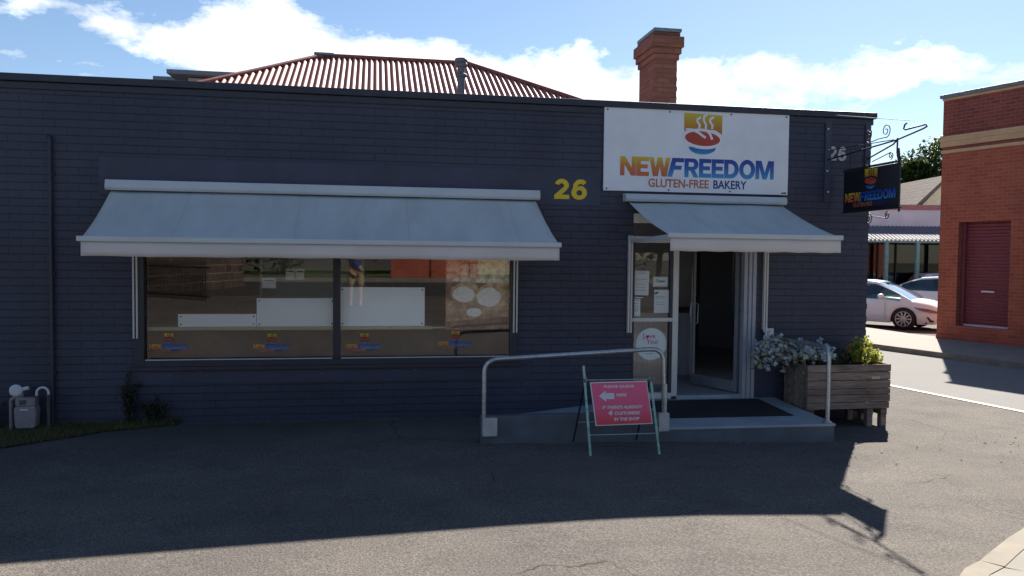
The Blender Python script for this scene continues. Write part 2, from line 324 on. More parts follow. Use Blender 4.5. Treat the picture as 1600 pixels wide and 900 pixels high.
# ------------------------------------------------------------------ mesh builder
class MB:
    def __init__(s): s.v = []; s.f = []; s.m = []; s.sm = []
    def add(s, vs, fs, mi=0, smooth=False):
        o = len(s.v); s.v += [tuple(x) for x in vs]
        for f in fs: s.f.append(tuple(i+o for i in f)); s.m.append(mi); s.sm.append(smooth)
        return s
    def box(s, x0, x1, y0, y1, z0, z1, mi=0, M=None):
        vs = [Vector((x, y, z)) for x in (x0, x1) for y in (y0, y1) for z in (z0, z1)]
        if M: vs = [M @ v for v in vs]
        return s.add(vs, [(0, 1, 3, 2), (4, 6, 7, 5), (0, 4, 5, 1), (2, 3, 7, 6), (0, 2, 6, 4), (1, 5, 7, 3)], mi)
    def quad(s, a, b, c, d, mi=0): return s.add([a, b, c, d], [(0, 1, 2, 3)], mi)
    def poly(s, pts, mi=0): return s.add(pts, [tuple(range(len(pts)))], mi)
    def slab(s, pts, off, mi=0):
        n = len(pts); off = Vector(off); b = [Vector(p)+off for p in pts]
        s.add(list(pts)+b, [tuple(range(n)), tuple(range(2*n-1, n-1, -1))] + [(i, n+i, n+(i+1) % n, (i+1) % n) for i in range(n)], mi); return s
    def tube(s, P, r, k=8, mi=0, cap=True, closed=False):
        P = [Vector(p) for p in P]; n = len(P); rs = r if isinstance(r, (list, tuple)) else [r]*n
        vs = []; prev = None
        for i, p in enumerate(P):
            t = (P[min(i+1, n-1)]-P[max(i-1, 0)])
            if t.length < 1e-9: t = Vector((0, 0, 1))
            t.normalize()
            if prev is None:
                a = Vector((0, 0, 1)) if abs(t.z) < .9 else Vector((1, 0, 0)); u = t.cross(a).normalized()
            else:
                u = prev - t*prev.dot(t); u.normalize()
            prev = u; w = t.cross(u)
            for j in range(k):
                an = 2*PI*j/k; vs.append(p + (u*math.cos(an)+w*math.sin(an))*rs[i])
        fs = [(i*k+j, i*k+(j+1) % k, (i+1)*k+(j+1) % k, (i+1)*k+j) for i in range(n-1) for j in range(k)]
        s.add(vs, fs, mi, True)
        if cap: s.add(vs[:k], [tuple(range(k-1, -1, -1))], mi); s.add(vs[-k:], [tuple(range(k))], mi)
        return s
    def lathe(s, prof, c, axis='Z', k=24, mi=0, M=None):
        vs = []
        for r, h in prof:
            for j in range(k):
                a = 2*PI*j/k; x, y = r*math.cos(a), r*math.sin(a)
                v = {'Z': Vector((x, y, h)), 'Y': Vector((x, h, y)), 'X': Vector((h, x, y))}[axis]
                if M: v = M @ v
                vs.append(v+Vector(c))
        n = len(prof)
        s.add(vs, [(i*k+j, i*k+(j+1) % k, (i+1)*k+(j+1) % k, (i+1)*k+j) for i in range(n-1) for j in range(k)], mi, True)
        s.add(vs[:k], [tuple(range(k))], mi); s.add(vs[-k:], [tuple(range(k))], mi); return s
    def leaf(s, p, d, w, l, curl=.2, mi=0, upv=Vector((0, 0, 1))):
        d = Vector(d).normalized(); sd_ = d.cross(upv)
        if sd_.length < .01: sd_ = Vector((1, 0, 0))
        sd_.normalize(); nn = sd_.cross(d); p = Vector(p)
        vs = [p, p+d*l*.45+sd_*w*.5+nn*curl*l*.15, p+d*l+nn*curl*l*.5, p+d*l*.45-sd_*w*.5+nn*curl*l*.15, p+d*l*.5-nn*w*.08]
        return s.add(vs, [(0, 1, 4), (1, 2, 4), (2, 3, 4), (3, 0, 4)], mi, True)
    def build(s, name, mats, parent=None, bevel=0, loc=None, recalc=True):
        me = bpy.data.meshes.new(name); me.from_pydata(s.v, [], s.f)
        mats = mats if isinstance(mats, (list, tuple)) else [mats]
        for m in mats: me.materials.append(M_[m] if isinstance(m, str) else m)
        for i, p in enumerate(me.polygons): p.material_index = s.m[i]; p.use_smooth = s.sm[i]
        if recalc:
            bm = bmesh.new(); bm.from_mesh(me); bmesh.ops.recalc_face_normals(bm, faces=bm.faces); bm.to_mesh(me); bm.free()
        o = bpy.data.objects.new(name, me); COL.objects.link(o)
        if parent: o.parent = parent
        if loc: o.location = loc
        if bevel:
            b = o.modifiers.new('b', 'BEVEL'); b.width = bevel; b.segments = 2; b.limit_method = 'ANGLE'; b.angle_limit = R(40)
        return o
def each(mb, name, mats, parent=None, bevel=0):
    key = {}; par = list(range(len(mb.v)))
    def fd(i):
        while par[i] != i: par[i] = par[par[i]]; i = par[i]
        return i
    for i, v in enumerate(mb.v):
        k = (round(v[0], 5), round(v[1], 5), round(v[2], 5))
        if k in key: par[fd(i)] = fd(key[k])
        else: key[k] = i
    for f in mb.f:
        for j in f[1:]: par[fd(j)] = fd(f[0])
    comp = {}
    for fi, f in enumerate(mb.f): comp.setdefault(fd(f[0]), []).append(fi)
    out_ = []
    for c in comp.values():
        n = MB(); mp_ = {}
        for fi in c:
            t = []
            for j in mb.f[fi]:
                if j not in mp_: mp_[j] = len(n.v); n.v.append(mb.v[j])
                t.append(mp_[j])
            n.f.append(tuple(t)); n.m.append(mb.m[fi]); n.sm.append(mb.sm[fi])
        out_.append(n.build(name, mats, parent, bevel))
    return out_
def tag(o, label=None, cat=None, group=None, kind=None):
    for k, v in (('label', label), ('category', cat), ('group', group), ('kind', kind)):
        if v: o[k] = v
    return o
def thing(name, label, cat, loc=(0, 0, 0), rz=0, group=None):
    o = bpy.data.objects.new(name, None); COL.objects.link(o); o.location = loc; o.rotation_euler = (0, 0, rz)
    o.empty_display_size = .2
    return tag(o, label, cat, group)
def copy_tree(o, parent=None):
    c = o.copy(); COL.objects.link(c); c.parent = parent
    for ch in [x for x in list(COL.objects) if x.parent == o]: copy_tree(ch, c)
    return c
def struct(name, mb, mat): return tag(mb.build(name, mat), kind='structure')
def sst(a, b, x):
    t = max(0, min(1, (x-a)/(b-a))); return t*t*(3-2*t)
def gz(x, y):
    z = -.12*sst(1.0, 6.2, x) if y > -7 else -.12*sst(1.0, 6.2, x)*(1-sst(-7, -11, y))
    z -= .13*sst(-.8, -3.8, y)*max(0, min(1, (2.4-x)/6.4))*(1-sst(-5.2, -9, y))
    return z + .75*sst(-5.2, -10.5, y)
def arc2(cx, cy, rx, ry, a0, a1, n=12):
    return [(cx+rx*math.cos(R(a0+(a1-a0)*i/n)), cy+ry*math.sin(R(a0+(a1-a0)*i/n))) for i in range(n+1)]

# ------------------------------------------------------------------ text and glyphs
def curve_mesh(cu):
    o = bpy.data.objects.new('t', cu); COL.objects.link(o); dg = bpy.context.evaluated_depsgraph_get(); dg.update()
    me = bpy.data.meshes.new_from_object(o.evaluated_get(dg)); COL.objects.unlink(o); bpy.data.objects.remove(o); return me
def text_mesh(s, bold=0, shear=0, align='LEFT', space=1, line=1):
    cu = bpy.data.curves.new('t', 'FONT'); cu.body = s; cu.size = 1; cu.offset = bold; cu.shear = shear; cu.space_character = space
    cu.align_x = align; cu.space_line = line; cu.resolution_u = 4
    return curve_mesh(cu)
def place_flat(me, x0, x1, z0, z1):
    """fit a mesh drawn in XY into the local XZ rectangle (facing -Y)"""
    xs = [v.co.x for v in me.vertices]; ys = [v.co.y for v in me.vertices]
    a, b, c, d = min(xs), max(xs), min(ys), max(ys)
    for v in me.vertices:
        v.co = ((v.co.x-a)/(b-a)*(x1-x0)+x0, 0, (v.co.y-c)/(d-c)*(z1-z0)+z0)
    return me
def text(name, s, x0, x1, z0, z1, y, mat, parent, **k):
    me = place_flat(text_mesh(s, **k), x0, x1, z0, z1); me.materials.append(M_[mat] if isinstance(mat, str) else mat)
    o = bpy.data.objects.new(name, me); COL.objects.link(o); o.parent = parent; o.location = (0, y, 0); return o
def glyph_mesh(polys):
    cu = bpy.data.curves.new('g', 'CURVE'); cu.dimensions = '2D'; cu.fill_mode = 'BOTH'
    for P in polys:
        sp = cu.splines.new('POLY'); sp.points.add(len(P)-1)
        for i, (x, y) in enumerate(P): sp.points[i].co = (x, y, 0, 1)
        sp.use_cyclic_u = True
    return curve_mesh(cu)
def G(ch):
    if ch == 'N': return 1.0, [[(0, 0), (.27, 0), (.27, .58), (.68, 0), (.98, 0), (.98, 1), (.71, 1), (.71, .42), (.30, 1), (0, 1)]]
    if ch == 'E': return .80, [[(0, 0), (.78, 0), (.78, .22), (.27, .22), (.27, .40), (.70, .40), (.70, .61), (.27, .61), (.27, .78), (.78, .78), (.78, 1), (0, 1)]]
    if ch == 'W': return 1.32, [[(.22, 0), (.53, 0), (.65, .52), (.77, 0), (1.08, 0), (1.30, 1), (1.03, 1), (.92, .44), (.79, 1), (.51, 1), (.38, .44), (.27, 1), (0, 1)]]
    if ch == 'F': return .86, [[(-.20, 0), (.10, 0), (.22, .38), (.66, .38), (.72, .60), (.28, .60), (.33, .78), (.84, .78), (.84, 1), (.10, 1)]]
    if ch == 'R': return .92, [[(0, 0), (.27, 0), (.27, .35), (.38, .35), (.58, 0), (.90, 0), (.66, .40)] + arc2(.56, .69, .33, .31, -50, 90, 8) + [(0, 1)],
                               [(.27, .56), (.27, .80)] + arc2(.50, .68, .12, .12, 90, -90, 6)]
    if ch == 'D': return .96, [[(0, 0)] + arc2(.42, .5, .52, .5, -90, 90, 14) + [(0, 1)], [(.27, .22), (.27, .78)] + arc2(.40, .5, .27, .28, 90, -90, 10)]
    if ch == 'O': return 1.06, [arc2(.52, .5, .52, .53, 0, 345, 23), arc2(.52, .5, .25, .29, 0, 345, 23)]
    if ch == 'M': return 1.2, [[(0, 0), (.25, 0), (.25, .64), (.46, 0), (.74, 0), (.95, .64), (.95, 0), (1.20, 0), (1.20, 1), (.82, 1), (.60, .36), (.38, 1), (0, 1)]]
    if ch == '2': return .80, [[(0, 0), (.76, 0), (.76, .22), (.38, .22), (.62, .46)] + arc2(.38, .69, .36, .33, -15, 165, 14) + [(.23, .70)] + arc2(.37, .68, .125, .12, 160, -25, 8) + [(.0, .2)]]
    if ch == '6': return .86, [arc2(.41, .34, .40, .36, 40, -215, 22) + [(.12, .78), (.30, .98), (.50, 1.02), (.66, .98), (.78, .88), (.62, .72), (.50, .79), (.38, .76), (.30, .62), (.45, .68), (.6, .66)],
                              arc2(.42, .33, .15, .14, 0, 345, 15)]
def word(s, gap=.012):
    x = 0; polys = []
    for ch in s:
        a, P = G(ch)
        for p in P: polys.append([(x+q[0], q[1]) for q in p])
        x += a+gap
    return polys
GR_NEW = gradient('letters_yellow_red', [(0, (.55, .10, .06)), (.55, (.58, .20, .03)), (1, (.66, .46, .01))], 0, .115)
GR_FREE = gradient('letters_blue', [(0, (.04, .28, .55)), (.5, (.02, .10, .42)), (1, (.01, .03, .28))], 0, .115)
GR_SH = gradient('shield_yellow_orange', [(0, (.42, .10, .02)), (.5, (.52, .26, .01)), (1, (.56, .47, .01))], .27, .39)
GR_BOWL = gradient('bowl_blue', [(0, (.03, .25, .55)), (1, (.01, .06, .3))], .14, .195)
M_['glut'] = plain('letters_terracotta', (.50, .13, .08), .5, var=.02)
M_['bake'] = plain('letters_navy', (.02, .03, .22), .5, var=.02)
M_['loaf'] = plain('emblem_red', (.42, .05, .025), .5, var=.08)
_logo = {}
def logo_parts(bg):
    """logo in local units: width 1, x 0..1, z 0..about .33, facing -Y"""
    if bg in _logo: return _logo[bg]
    # wordmark
    full = word('NEWFREEDOM', .006); xs = [p[0] for P in full for p in P]; W_ = max(xs)
    cnt = sum(len(G(c)[1]) for c in 'NEW')
    sc = 1/W_
    def mk(polys, mat):
        me = glyph_mesh(polys)
        for v in me.vertices: v.co = (v.co.x*sc, 0, v.co.y*.115)
        me.materials.append(mat); return me
    m1 = mk(full[:cnt], GR_NEW); m2 = mk(full[cnt:], GR_FREE)
    t1 = place_flat(text_mesh('GLUTEN-FREE', bold=.022), .18, .57, -.066, -.014); t1.materials.append(M_['glut'])
    t2 = place_flat(text_mesh('BAKERY', bold=.022), .60, .82, -.066, -.014); t2.materials.append(M_['bake'])
    # emblem, local x centre .52
    cx = .525; e = 1/600.0   # 600 zoom pixels of emblem = .25 wide
    u = lambda X, Z: (cx+(X-415)*.25/600, .39-(Z-200)*.25/600)
    mb = MB(); lay = lambda pts, y, mi: mb.add([(u(*p)[0], y, u(*p)[1]) for p in pts], [tuple(range(len(pts)))], mi)
    def ell(X, Z, rx, rz, a0=0, a1=350, n=36, tilt=0):
        o = []
        for i in range(n+1):
            a = R(a0+(a1-a0)*i/n); x, z = rx*math.cos(a), rz*math.sin(a); o.append((X+x*math.cos(tilt)-z*math.sin(tilt), Z+x*math.sin(tilt)+z*math.cos(tilt)))
        return o
    def rib(P, w, y, mi):
        for i in range(len(P)-1):
            a, b = Vector(P[i]), Vector(P[i+1]); d = (b-a).normalized(); q = Vector((-d.y, d.x))*w/2; ex = d*w*.12
            lay([a-ex+q, b+ex+q, b+ex-q, a-ex-q], y-.0004*(i % 2), mi)
    lay([(120, 195), (715, 215), (715, 495), (125, 460)], 0, 0)
    lay(ell(412, 690, 212, 105, 0, 180), -.0005, 3)                       # bowl: lower half only
    lay(ell(415, 568, 318, 150, tilt=.06), -.0012, 2)                     # outline in the board's colour
    lay(ell(412, 565, 275, 106, tilt=.06), -.0020, 1)
    rib([(150, 440), (250, 440), (340, 475), (455, 550)], 36, -.0028, 2)
    rib([(400, 440), (470, 445), (525, 490), (560, 570)], 36, -.0036, 2)
    rib([(530, 450), (600, 450), (690, 500)], 30, -.0028, 2)
    for dx, dz, k in ((0, 0, 1), (100, -45, 1.2), (200, -10, 1)):
        rib([(375+dx, 255+dz), (325+dx, 285+dz), (322+dx, 320+dz*.6), (360+dx, 365), (355+dx, 415)], 34, -.0044, 2)
    me = mb.build('e', [GR_SH, 'loaf', bg, GR_BOWL]); md = me.data; COL.objects.unlink(me); bpy.data.objects.remove(me)
    _logo[bg] = (m1, m2, t1, t2, md); return _logo[bg]
def put_logo(parent, x, z, w, y, bg='board', rz=0, hs=1, origin=None, em=1.0):
    for nm, me in zip(('lettering', 'lettering', 'lettering', 'lettering', 'emblem'), logo_parts(bg)):
        o = bpy.data.objects.new(nm, me); COL.objects.link(o); o.parent = parent
        o.location = (x, y, z); o.scale = (w, w*.5, w*hs); o.rotation_euler = (0, 0, rz)

# ================================================================== SETTING
# ground: one sheet, finely divided near the shop, reaching the horizon
def ground():
    mb = MB()
    xs = [-600, -200, -60, -30, -20, -14] + [-10+.5*i for i in range(49)] + [16, 20, 30, 60, 200, 600]
    ys = [-600, -200, -80, -50, -35] + [-30+.5*i for i in range(73)] + [9, 14, 25, 60, 200, 600]
    idx = {}
    for i, x in enumerate(xs):
        for j, y in enumerate(ys): idx[i, j] = len(mb.v); mb.v.append((x, y, gz(x, y)))
    for i in range(len(xs)-1):
        for j in range(len(ys)-1): mb.f.append((idx[i, j], idx[i+1, j], idx[i+1, j+1], idx[i, j+1])); mb.m.append(0); mb.sm.append(True)
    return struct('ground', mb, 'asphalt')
ground()
def sheet(name, pts, dz, mat, drop=0):
    """flat polygon sheet subdivided along its length to follow the ground (pts = pairs left/right)"""
    mb = MB()
    vs = []
    for (a, b) in pts: vs += [(a[0], a[1], gz(*a)+dz), (b[0], b[1], gz(*b)+dz)]
    mb.add(vs, [(2*i, 2*i+1, 2*i+3, 2*i+2) for i in range(len(pts)-1)])
    return struct(name, mb, mat)
# lane along the right side, lighter asphalt, with its pale concrete edge
le = [(4.6, 14.0), (7.75, 6.0), (8.22, 3.6), (8.47, 2.39), (8.68, 1.14), (8.89, -.03), (9.35, -3.0), (9.8, -6.5), (10.2, -10)]
re_ = [(9.3, 14.0), (11.3, 9.2), (11.57, 7.46), (11.67, 6.9), (12.01, 5.52), (12.28, 4.2), (12.9, 1.4), (13.6, -2), (14.4, -10)]
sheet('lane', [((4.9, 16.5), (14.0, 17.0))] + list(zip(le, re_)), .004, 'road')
sheet('gutter_line', [((x-.06, y), (x+.03, y+.02)) for x, y in le[1:]], .009, 'white_line')
# far footpath (a real step) with kerb
def footpath():
    kb = [(11.3, 9.0), (11.57, 7.46), (11.67, 6.9), (12.01, 5.52), (12.28, 4.2), (12.9, 1.4), (13.6, -2), (14.4, -10)]
    bk = [(14.3, 11.9), (14.35, 9.6), (14.6, 8.5), (15.1, 6.5), (16.0, 4.5), (16.6, 2.0), (17.6, -2), (19.6, -10)]
    k0 = [(10.9, 12.0)] + kb; b0 = [(14.0, 13.5)] + bk
    mb = MB(); ke = MB()
    for i in range(len(k0)-1):
        a, b, c, d = k0[i], k0[i+1], b0[i+1], b0[i]
        ai = (a[0]+.16, a[1]); bi = (b[0]+.16, b[1])
        mb.quad((ai[0], ai[1], 0), (bi[0], bi[1], 0), (c[0], c[1], 0), (d[0], d[1], 0))
        ke.quad((a[0], a[1], -.14), (b[0], b[1], -.14), (b[0]+.03, b[1], .003), (a[0]+.03, a[1], .003))
        ke.quad((a[0]+.03, a[1], .003), (b[0]+.03, b[1], .003), (bi[0], bi[1], .003), (ai[0], ai[1], .003))
    mb.quad((k0[0][0]+.16, k0[0][1], 0), (b0[0][0], b0[0][1], 0), (b0[0][0], b0[0][1], -.14), (k0[0][0]+.16, k0[0][1], -.14))
    struct('far_footpath', mb, 'conc_path'); struct('far_kerb', ke, 'concrete')
footpath()
# concrete kerb island at the near right
def island():
    edge = [(3.0, -5.75), (3.3, -5.5), (3.60, -5.24), (3.80, -5.13), (4.04, -4.96), (4.36, -4.74), (4.75, -4.50), (5.4, -4.15), (6.4, -3.7), (7.6, -3.35), (8.8, -3.3)]
    inn = [(9.0, -7.0)]
    mb = MB(); ke = MB()
    for i in range(len(edge)-1):
        a, b = edge[i], edge[i+1]; t = Vector((b[0]-a[0], b[1]-a[1], 0)).normalized(); n = Vector((t.y, -t.x, 0))
        z = lambda p: gz(*p)+.12
        A, B = Vector((a[0], a[1], z(a))), Vector((b[0], b[1], z(b))); dn = Vector((0, 0, -.16))
        ke.quad(A+dn, B+dn, B+n*.015, A+n*.015); ke.quad(A+n*.015, B+n*.015, B+n*.15, A+n*.15)
        mb.quad(A+n*.15-Vector((0, 0, .005)), B+n*.15-Vector((0, 0, .005)), (b[0]+3.0, -8.5, .3), (a[0]+2.2, -8.5, .3))
    struct('near_kerb', ke, 'concrete'); struct('near_footpath', mb, 'conc_path')
island()
# street and far side behind the camera (seen in the window reflections)
mb = MB(); mb.quad((-60, -27, .755), (60, -27, .755), (60, -14.5, .755), (-60, -14.5, .755)); struct('street', mb, 'roadd')
mb = MB(); mb.box(-60, 60, -30.5, -27, .65, .87); struct('opposite_footpath', mb, 'conc_path')
mb = MB(); mb.quad((-60, -60, .88), (60, -60, .88), (60, -30.6, .88), (-60, -30.6, .88)); struct('opposite_lawn', mb, 'lawn')
# car park beyond the lane
mb = MB(); mb.quad((4.5, 17, -.112), (60, 17, -.112), (60, 60, -.112), (4.5, 60, -.112)); struct('back_street', mb, 'road')

# ================================================================== THE SHOP
shop = thing('shop_building', 'long navy painted brick shop with a wide window and open glazed door', 'shop')
f = MB()
XL, XR, T = -9.0, 6.45, .24
f.box(XL, -2.68, 0, T, -.2, 3.82); f.box(-2.68, 1.72, 0, T, -.2, .66); f.box(-2.68, 1.72, 0, T, 2.40, 3.82)
f.box(1.72, 3.20, 0, T, -.2, 3.82); f.box(3.20, 4.88, 0, T, 2.52, 3.82); f.box(3.20, 4.88, 0, T, -.2, .10); f.box(4.88, XR, 0, T, -.2, 3.82)
f.box(XR-T, XR, T, 9.5, -.2, 3.82)          # side wall
# a few missing arrises at the corner: stepped quoins so the edge is not razor straight
for i in range(45):
    z = i*.088-.1
    if i % 2 == 0 or random.random() < .25:
        d = random.uniform(.004, .018); f.box(XR-.001, XR+d, .002+random.random()*.01, .23+random.random()*.1, z+.008, z+.080)
f.build('brick_wall', 'wall', shop)
b = MB(); b.box(XL, XL+T, T, 9.5, -.2, 3.82); b.box(XL+T, XR-T, 9.3, 9.5, -.2, 3.6); b.build('rear_wall', 'wall', shop)
b = MB(); b.box(XL+T, XR-T, T, 9.3, 3.25, 3.4); b.build('flat_roof', 'zinc', shop)
c = MB(); c.box(XL-.05, XR+.05, -.055, T+.04, 3.82, 3.90); c.box(XR-T-.04, XR+.05, T+.04, 9.55, 3.82, 3.90)
c.box(XL, XR+.02, -.02, -.001, 3.74, 3.819); c.build('coping', 'coping', shop, bevel=.008)
b = MB(); b.box(-3.04, 2.76, -.012, -.0005, 2.60, 3.03); b.build('lintel_band', 'render', shop, bevel=.004)
b = MB()
for i in range(26):
    x, z, w = random.uniform(-2.4, 1.0), random.gauss(.56, .03), random.uniform(.004, .02); zz = z if random.random() < .7 else random.uniform(.1, 3.6)
    b.add([(x-w, -.0095, zz), (x-w*.3, -.0095, zz-w*.35), (x+w, -.0095, zz-w*.1), (x+w*.5, -.0095, zz+w*.3)], [(0, 1, 2, 3)])
tag(b.build('paint_scuff', 'num_scuff', shop), kind='stuff')
b = MB(); b.box(4.88, 5.16, -.010, -.0005, -.1, 1.0); b.box(-2.75, 1.9, -.008, -.0005, .46, .62); each(b, 'render_patch', 'render', shop, bevel=.003)
# shop window
fr = MB()
fr.box(-2.68, -2.57, -.03, .10, .66, 2.40); fr.box(1.64, 1.72, -.03, .10, .66, 2.40); fr.box(-2.57, 1.64, -.03, .10, .66, .735); fr.box(-2.57, 1.64, -.03, .10, 2.30, 2.40)
fr.box(-.485, -.40, -.02, .09, .735, 2.30)
wf = fr.build('window_frame', 'trim_dark', shop, bevel=.006)
b = MB(); b.box(-2.56, -.49, -.034, -.0305, .736, .748); b.box(-.39, 1.63, -.034, -.0305, .736, .748); each(b, 'glazing_bead', 'alu', wf)
b = MB(); b.box(-2.72, 1.78, -.055, -.031, .615, .665); b.build('window_sill', 'trim_dark', wf, bevel=.006)
for x0, x1 in ((-2.57, -.485), (-.40, 1.64)):
    g = MB(); g.quad((x0, .03, .735), (x1, .03, .735), (x1, .03, 2.30), (x0, .03, 2.30)); p = g.build('window_pane', 'glass', shop)
for x in (-2.53, -1.39, -.33, .76):
    pass
# interior
b = MB(); b.box(-8.7, 6.2, T, 6.0, .12, .195); b.build('shop_floor', 'int_floor', shop)
b = MB(); b.box(-8.7, 6.2, 6.0, 6.1, .2, 3.2); b.box(-8.7, -8.6, T, 6, .2, 3.2); b.box(2.2, 2.3, 2.2, 6, .2, 3.0); b.box(3.1, 6.2, 2.5, 2.56, .2, 2.95); b.box(-8.6, 6.2, T, 6.0, 2.95, 3.0)
b.build('interior_wall', 'interior', shop)
b = MB(); b.box(-2.60, .70, .09, .42, 1.065, 1.105); b.box(.70, 1.68, .09, .42, 1.075, 1.095); b.build('window_ledge', 'ledge', shop, bevel=.003)
b = MB(); b.box(-2.62, 1.70, .40, .44, .20, 1.06); b.build('ledge_front', 'timberbrown', shop)
# door set
df = MB()
df.box(3.735, 3.81, -.01, .09, .20, 2.45); df.box(3.20, 3.735, -.005, .08, 1.155, 1.205); df.box(3.20, 3.735, -.005, .08, .17, .245)
df.box(3.20, 4.88, .0, .09, 2.155, 2.235); df.box(3.20, 4.88, .0, .09, 2.40, 2.52)
dfo0 = MB(); dfo0.box(4.70, 4.745, -.01, .09, .12, 2.155); dfo0.box(4.76, 4.80, -.02, .08, .12, 2.155); dfo0.box(4.745, 4.88, .005, .10, .12, 2.155); dfo0.box(4.82, 4.86, -.012, .03, .12, 2.155)
dfo = df.build('door_frame', 'alu_w', shop, bevel=.004); dfo0.build('door_jamb', 'jamb', dfo, bevel=.004)
b = MB(); b.box(3.20, 3.225, -.005, .08, .245, 1.155); b.box(3.20, 3.225, -.005, .08, 1.205, 2.155); b.box(3.70, 3.733, .0, .07, .245, 1.155); b.box(3.70, 3.733, .0, .07, 1.205, 2.155); each(b, 'sidelight_frame', 'trim_dark', dfo)
g = MB(); g.quad((3.225, .04, .245), (3.70, .04, .245), (3.70, .04, 1.155), (3.225, .04, 1.155)); g.build('sidelight_pane', 'glass', shop)
g = MB(); g.quad((3.225, .04, 1.205), (3.70, .04, 1.205), (3.70, .04, 2.155), (3.225, .04, 2.155)); g.build('sidelight_pane', 'glass', shop)
g = MB(); g.quad((3.20, .04, 2.235), (4.88, .04, 2.235), (4.88, .04, 2.40), (3.20, .04, 2.40)); g.build('transom_pane', 'glass', shop)
b = MB(); b.box(3.81, 4.70, .0, .24, .10, .205); b.build('door_threshold', 'ramp_top', dfo, bevel=.005)
# open door leaf: hinged at the right jamb, swung into the shop
leaf = bpy.data.objects.new('glass_door', None); COL.objects.link(leaf); leaf.parent = shop; leaf.location = (4.685, .11, .205); leaf.rotation_euler = (0, 0, R(180-70))
b = MB(); b.box(0, .05, -.022, .022, .01, 1.94); b.box(.82, .86, -.022, .022, .01, 1.94); b.box(.05, .82, -.022, .022, .01, .15); b.box(.05, .82, -.022, .022, 1.88, 1.94); b.build('door_rail', 'doorgrey', leaf, bevel=.003)
g = MB(); g.quad((.05, 0, .15), (.82, 0, .15), (.82, 0, 1.88), (.05, 0, 1.88)); g.build('door_pane', 'glass', leaf)
b = MB(); b.tube([(.83, .03, .85), (.83, .07, .86), (.83, .07, 1.12), (.83, .03, 1.13)], .010); b.tube([(.83, -.03, .85), (.83, -.07, .86), (.83, -.07, 1.12), (.83, -.03, 1.13)], .010); each(b, 'door_handle', 'galv', leaf)
b = MB(); b.tube([(.845, .03, .12), (.845, .03, 1.6)], .006, 6); b.build('lock_rod', 'galv', leaf)
# counter behind the door; added ribs imitate fence bars reflected in its glass
ct = thing('shop_counter', 'dark shop counter just inside the open door, with ribs added to imitate reflected fence bars', 'counter', (4.3, 1.7, .2))
b = MB(); b.box(-1.3, 1.9, 0, .7, 0, .95); b.build('counter_body', 'counter', ct); b = MB(); b.box(-1.35, 1.95, -.05, .75, .95, .99); b.build('counter_top', 'timberbrown', ct)
b = MB()
for i in range(38): b.box(-1.28+.083*i, -1.255+.083*i, -.012, -.001, .02, .93)
b.build('reflection_rib', 'alu', ct)
# things seen through the window
cab = thing('display_fridge', 'glass fronted display cabinet standing inside behind the shop window', 'display cabinet', (-.9, 2.4, .2))
b = MB(); b.box(-.75, .75, 0, .7, 0, .12); b.box(-.75, .75, .66, .7, .12, 1.85); b.box(-.75, -.71, 0, .66, .12, 1.85); b.box(.71, .75, 0, .66, .12, 1.85); b.box(-.75, .75, 0, .7, 1.85, 2.05); b.build('cabinet_body', 'alu', cab)
b = MB()
for z in (.6, 1.0, 1.4): b.box(-.70, .70, .05, .64, z, z+.02)
each(b, 'shelf', 'alu', cab)
# ------------------------------------------------ house numbers painted on the wall
me = place_flat(glyph_mesh(word('26', .05)), 2.17, 2.585, 2.672, 2.925); me.materials.append(M_['yellow'])
o = bpy.data.objects.new('house_number', me); COL.objects.link(o); o.location = (0, -.0155, 0); o.parent = shop; o['label'] = 'yellow painted 26 beside the shop sign'
me = place_flat(glyph_mesh(word('26', .06)), 5.845, 6.095, 3.26, 3.45); me.materials.append(M_['num_white'])
o = bpy.data.objects.new('house_number', me); COL.objects.link(o); o.location = (0, -.004, 0); o.parent = shop; o['label'] = 'faded white painted 26 near the corner'

# ------------------------------------------------ main sign
sg = thing('shop_sign', 'wide white board with bowl emblem and NEW FREEDOM gluten-free bakery lettering above the door', 'sign', (4.02, -.02, 2.795))
b = MB(); b.box(-1.23, 1.24, -.012, .010, 0, 1.03); b.build('sign_board', 'board', sg, bevel=.002)
b = MB()
for x in (-1.19, -.38, .44, 1.20):
    for z in (.025, 1.0): b.lathe([(.011, -.016), (.009, -.020)], (x, 0, z), 'Y', 10)
each(b, 'screw', 'black', sg)
b = MB(); b.box(1.15, 1.22, -.0145, -.0125, .015, .03); b.build('maker_mark', 'black', sg)
put_logo(sg, -1.02, .192, 2.06, -.0145, 'board', hs=1.0)
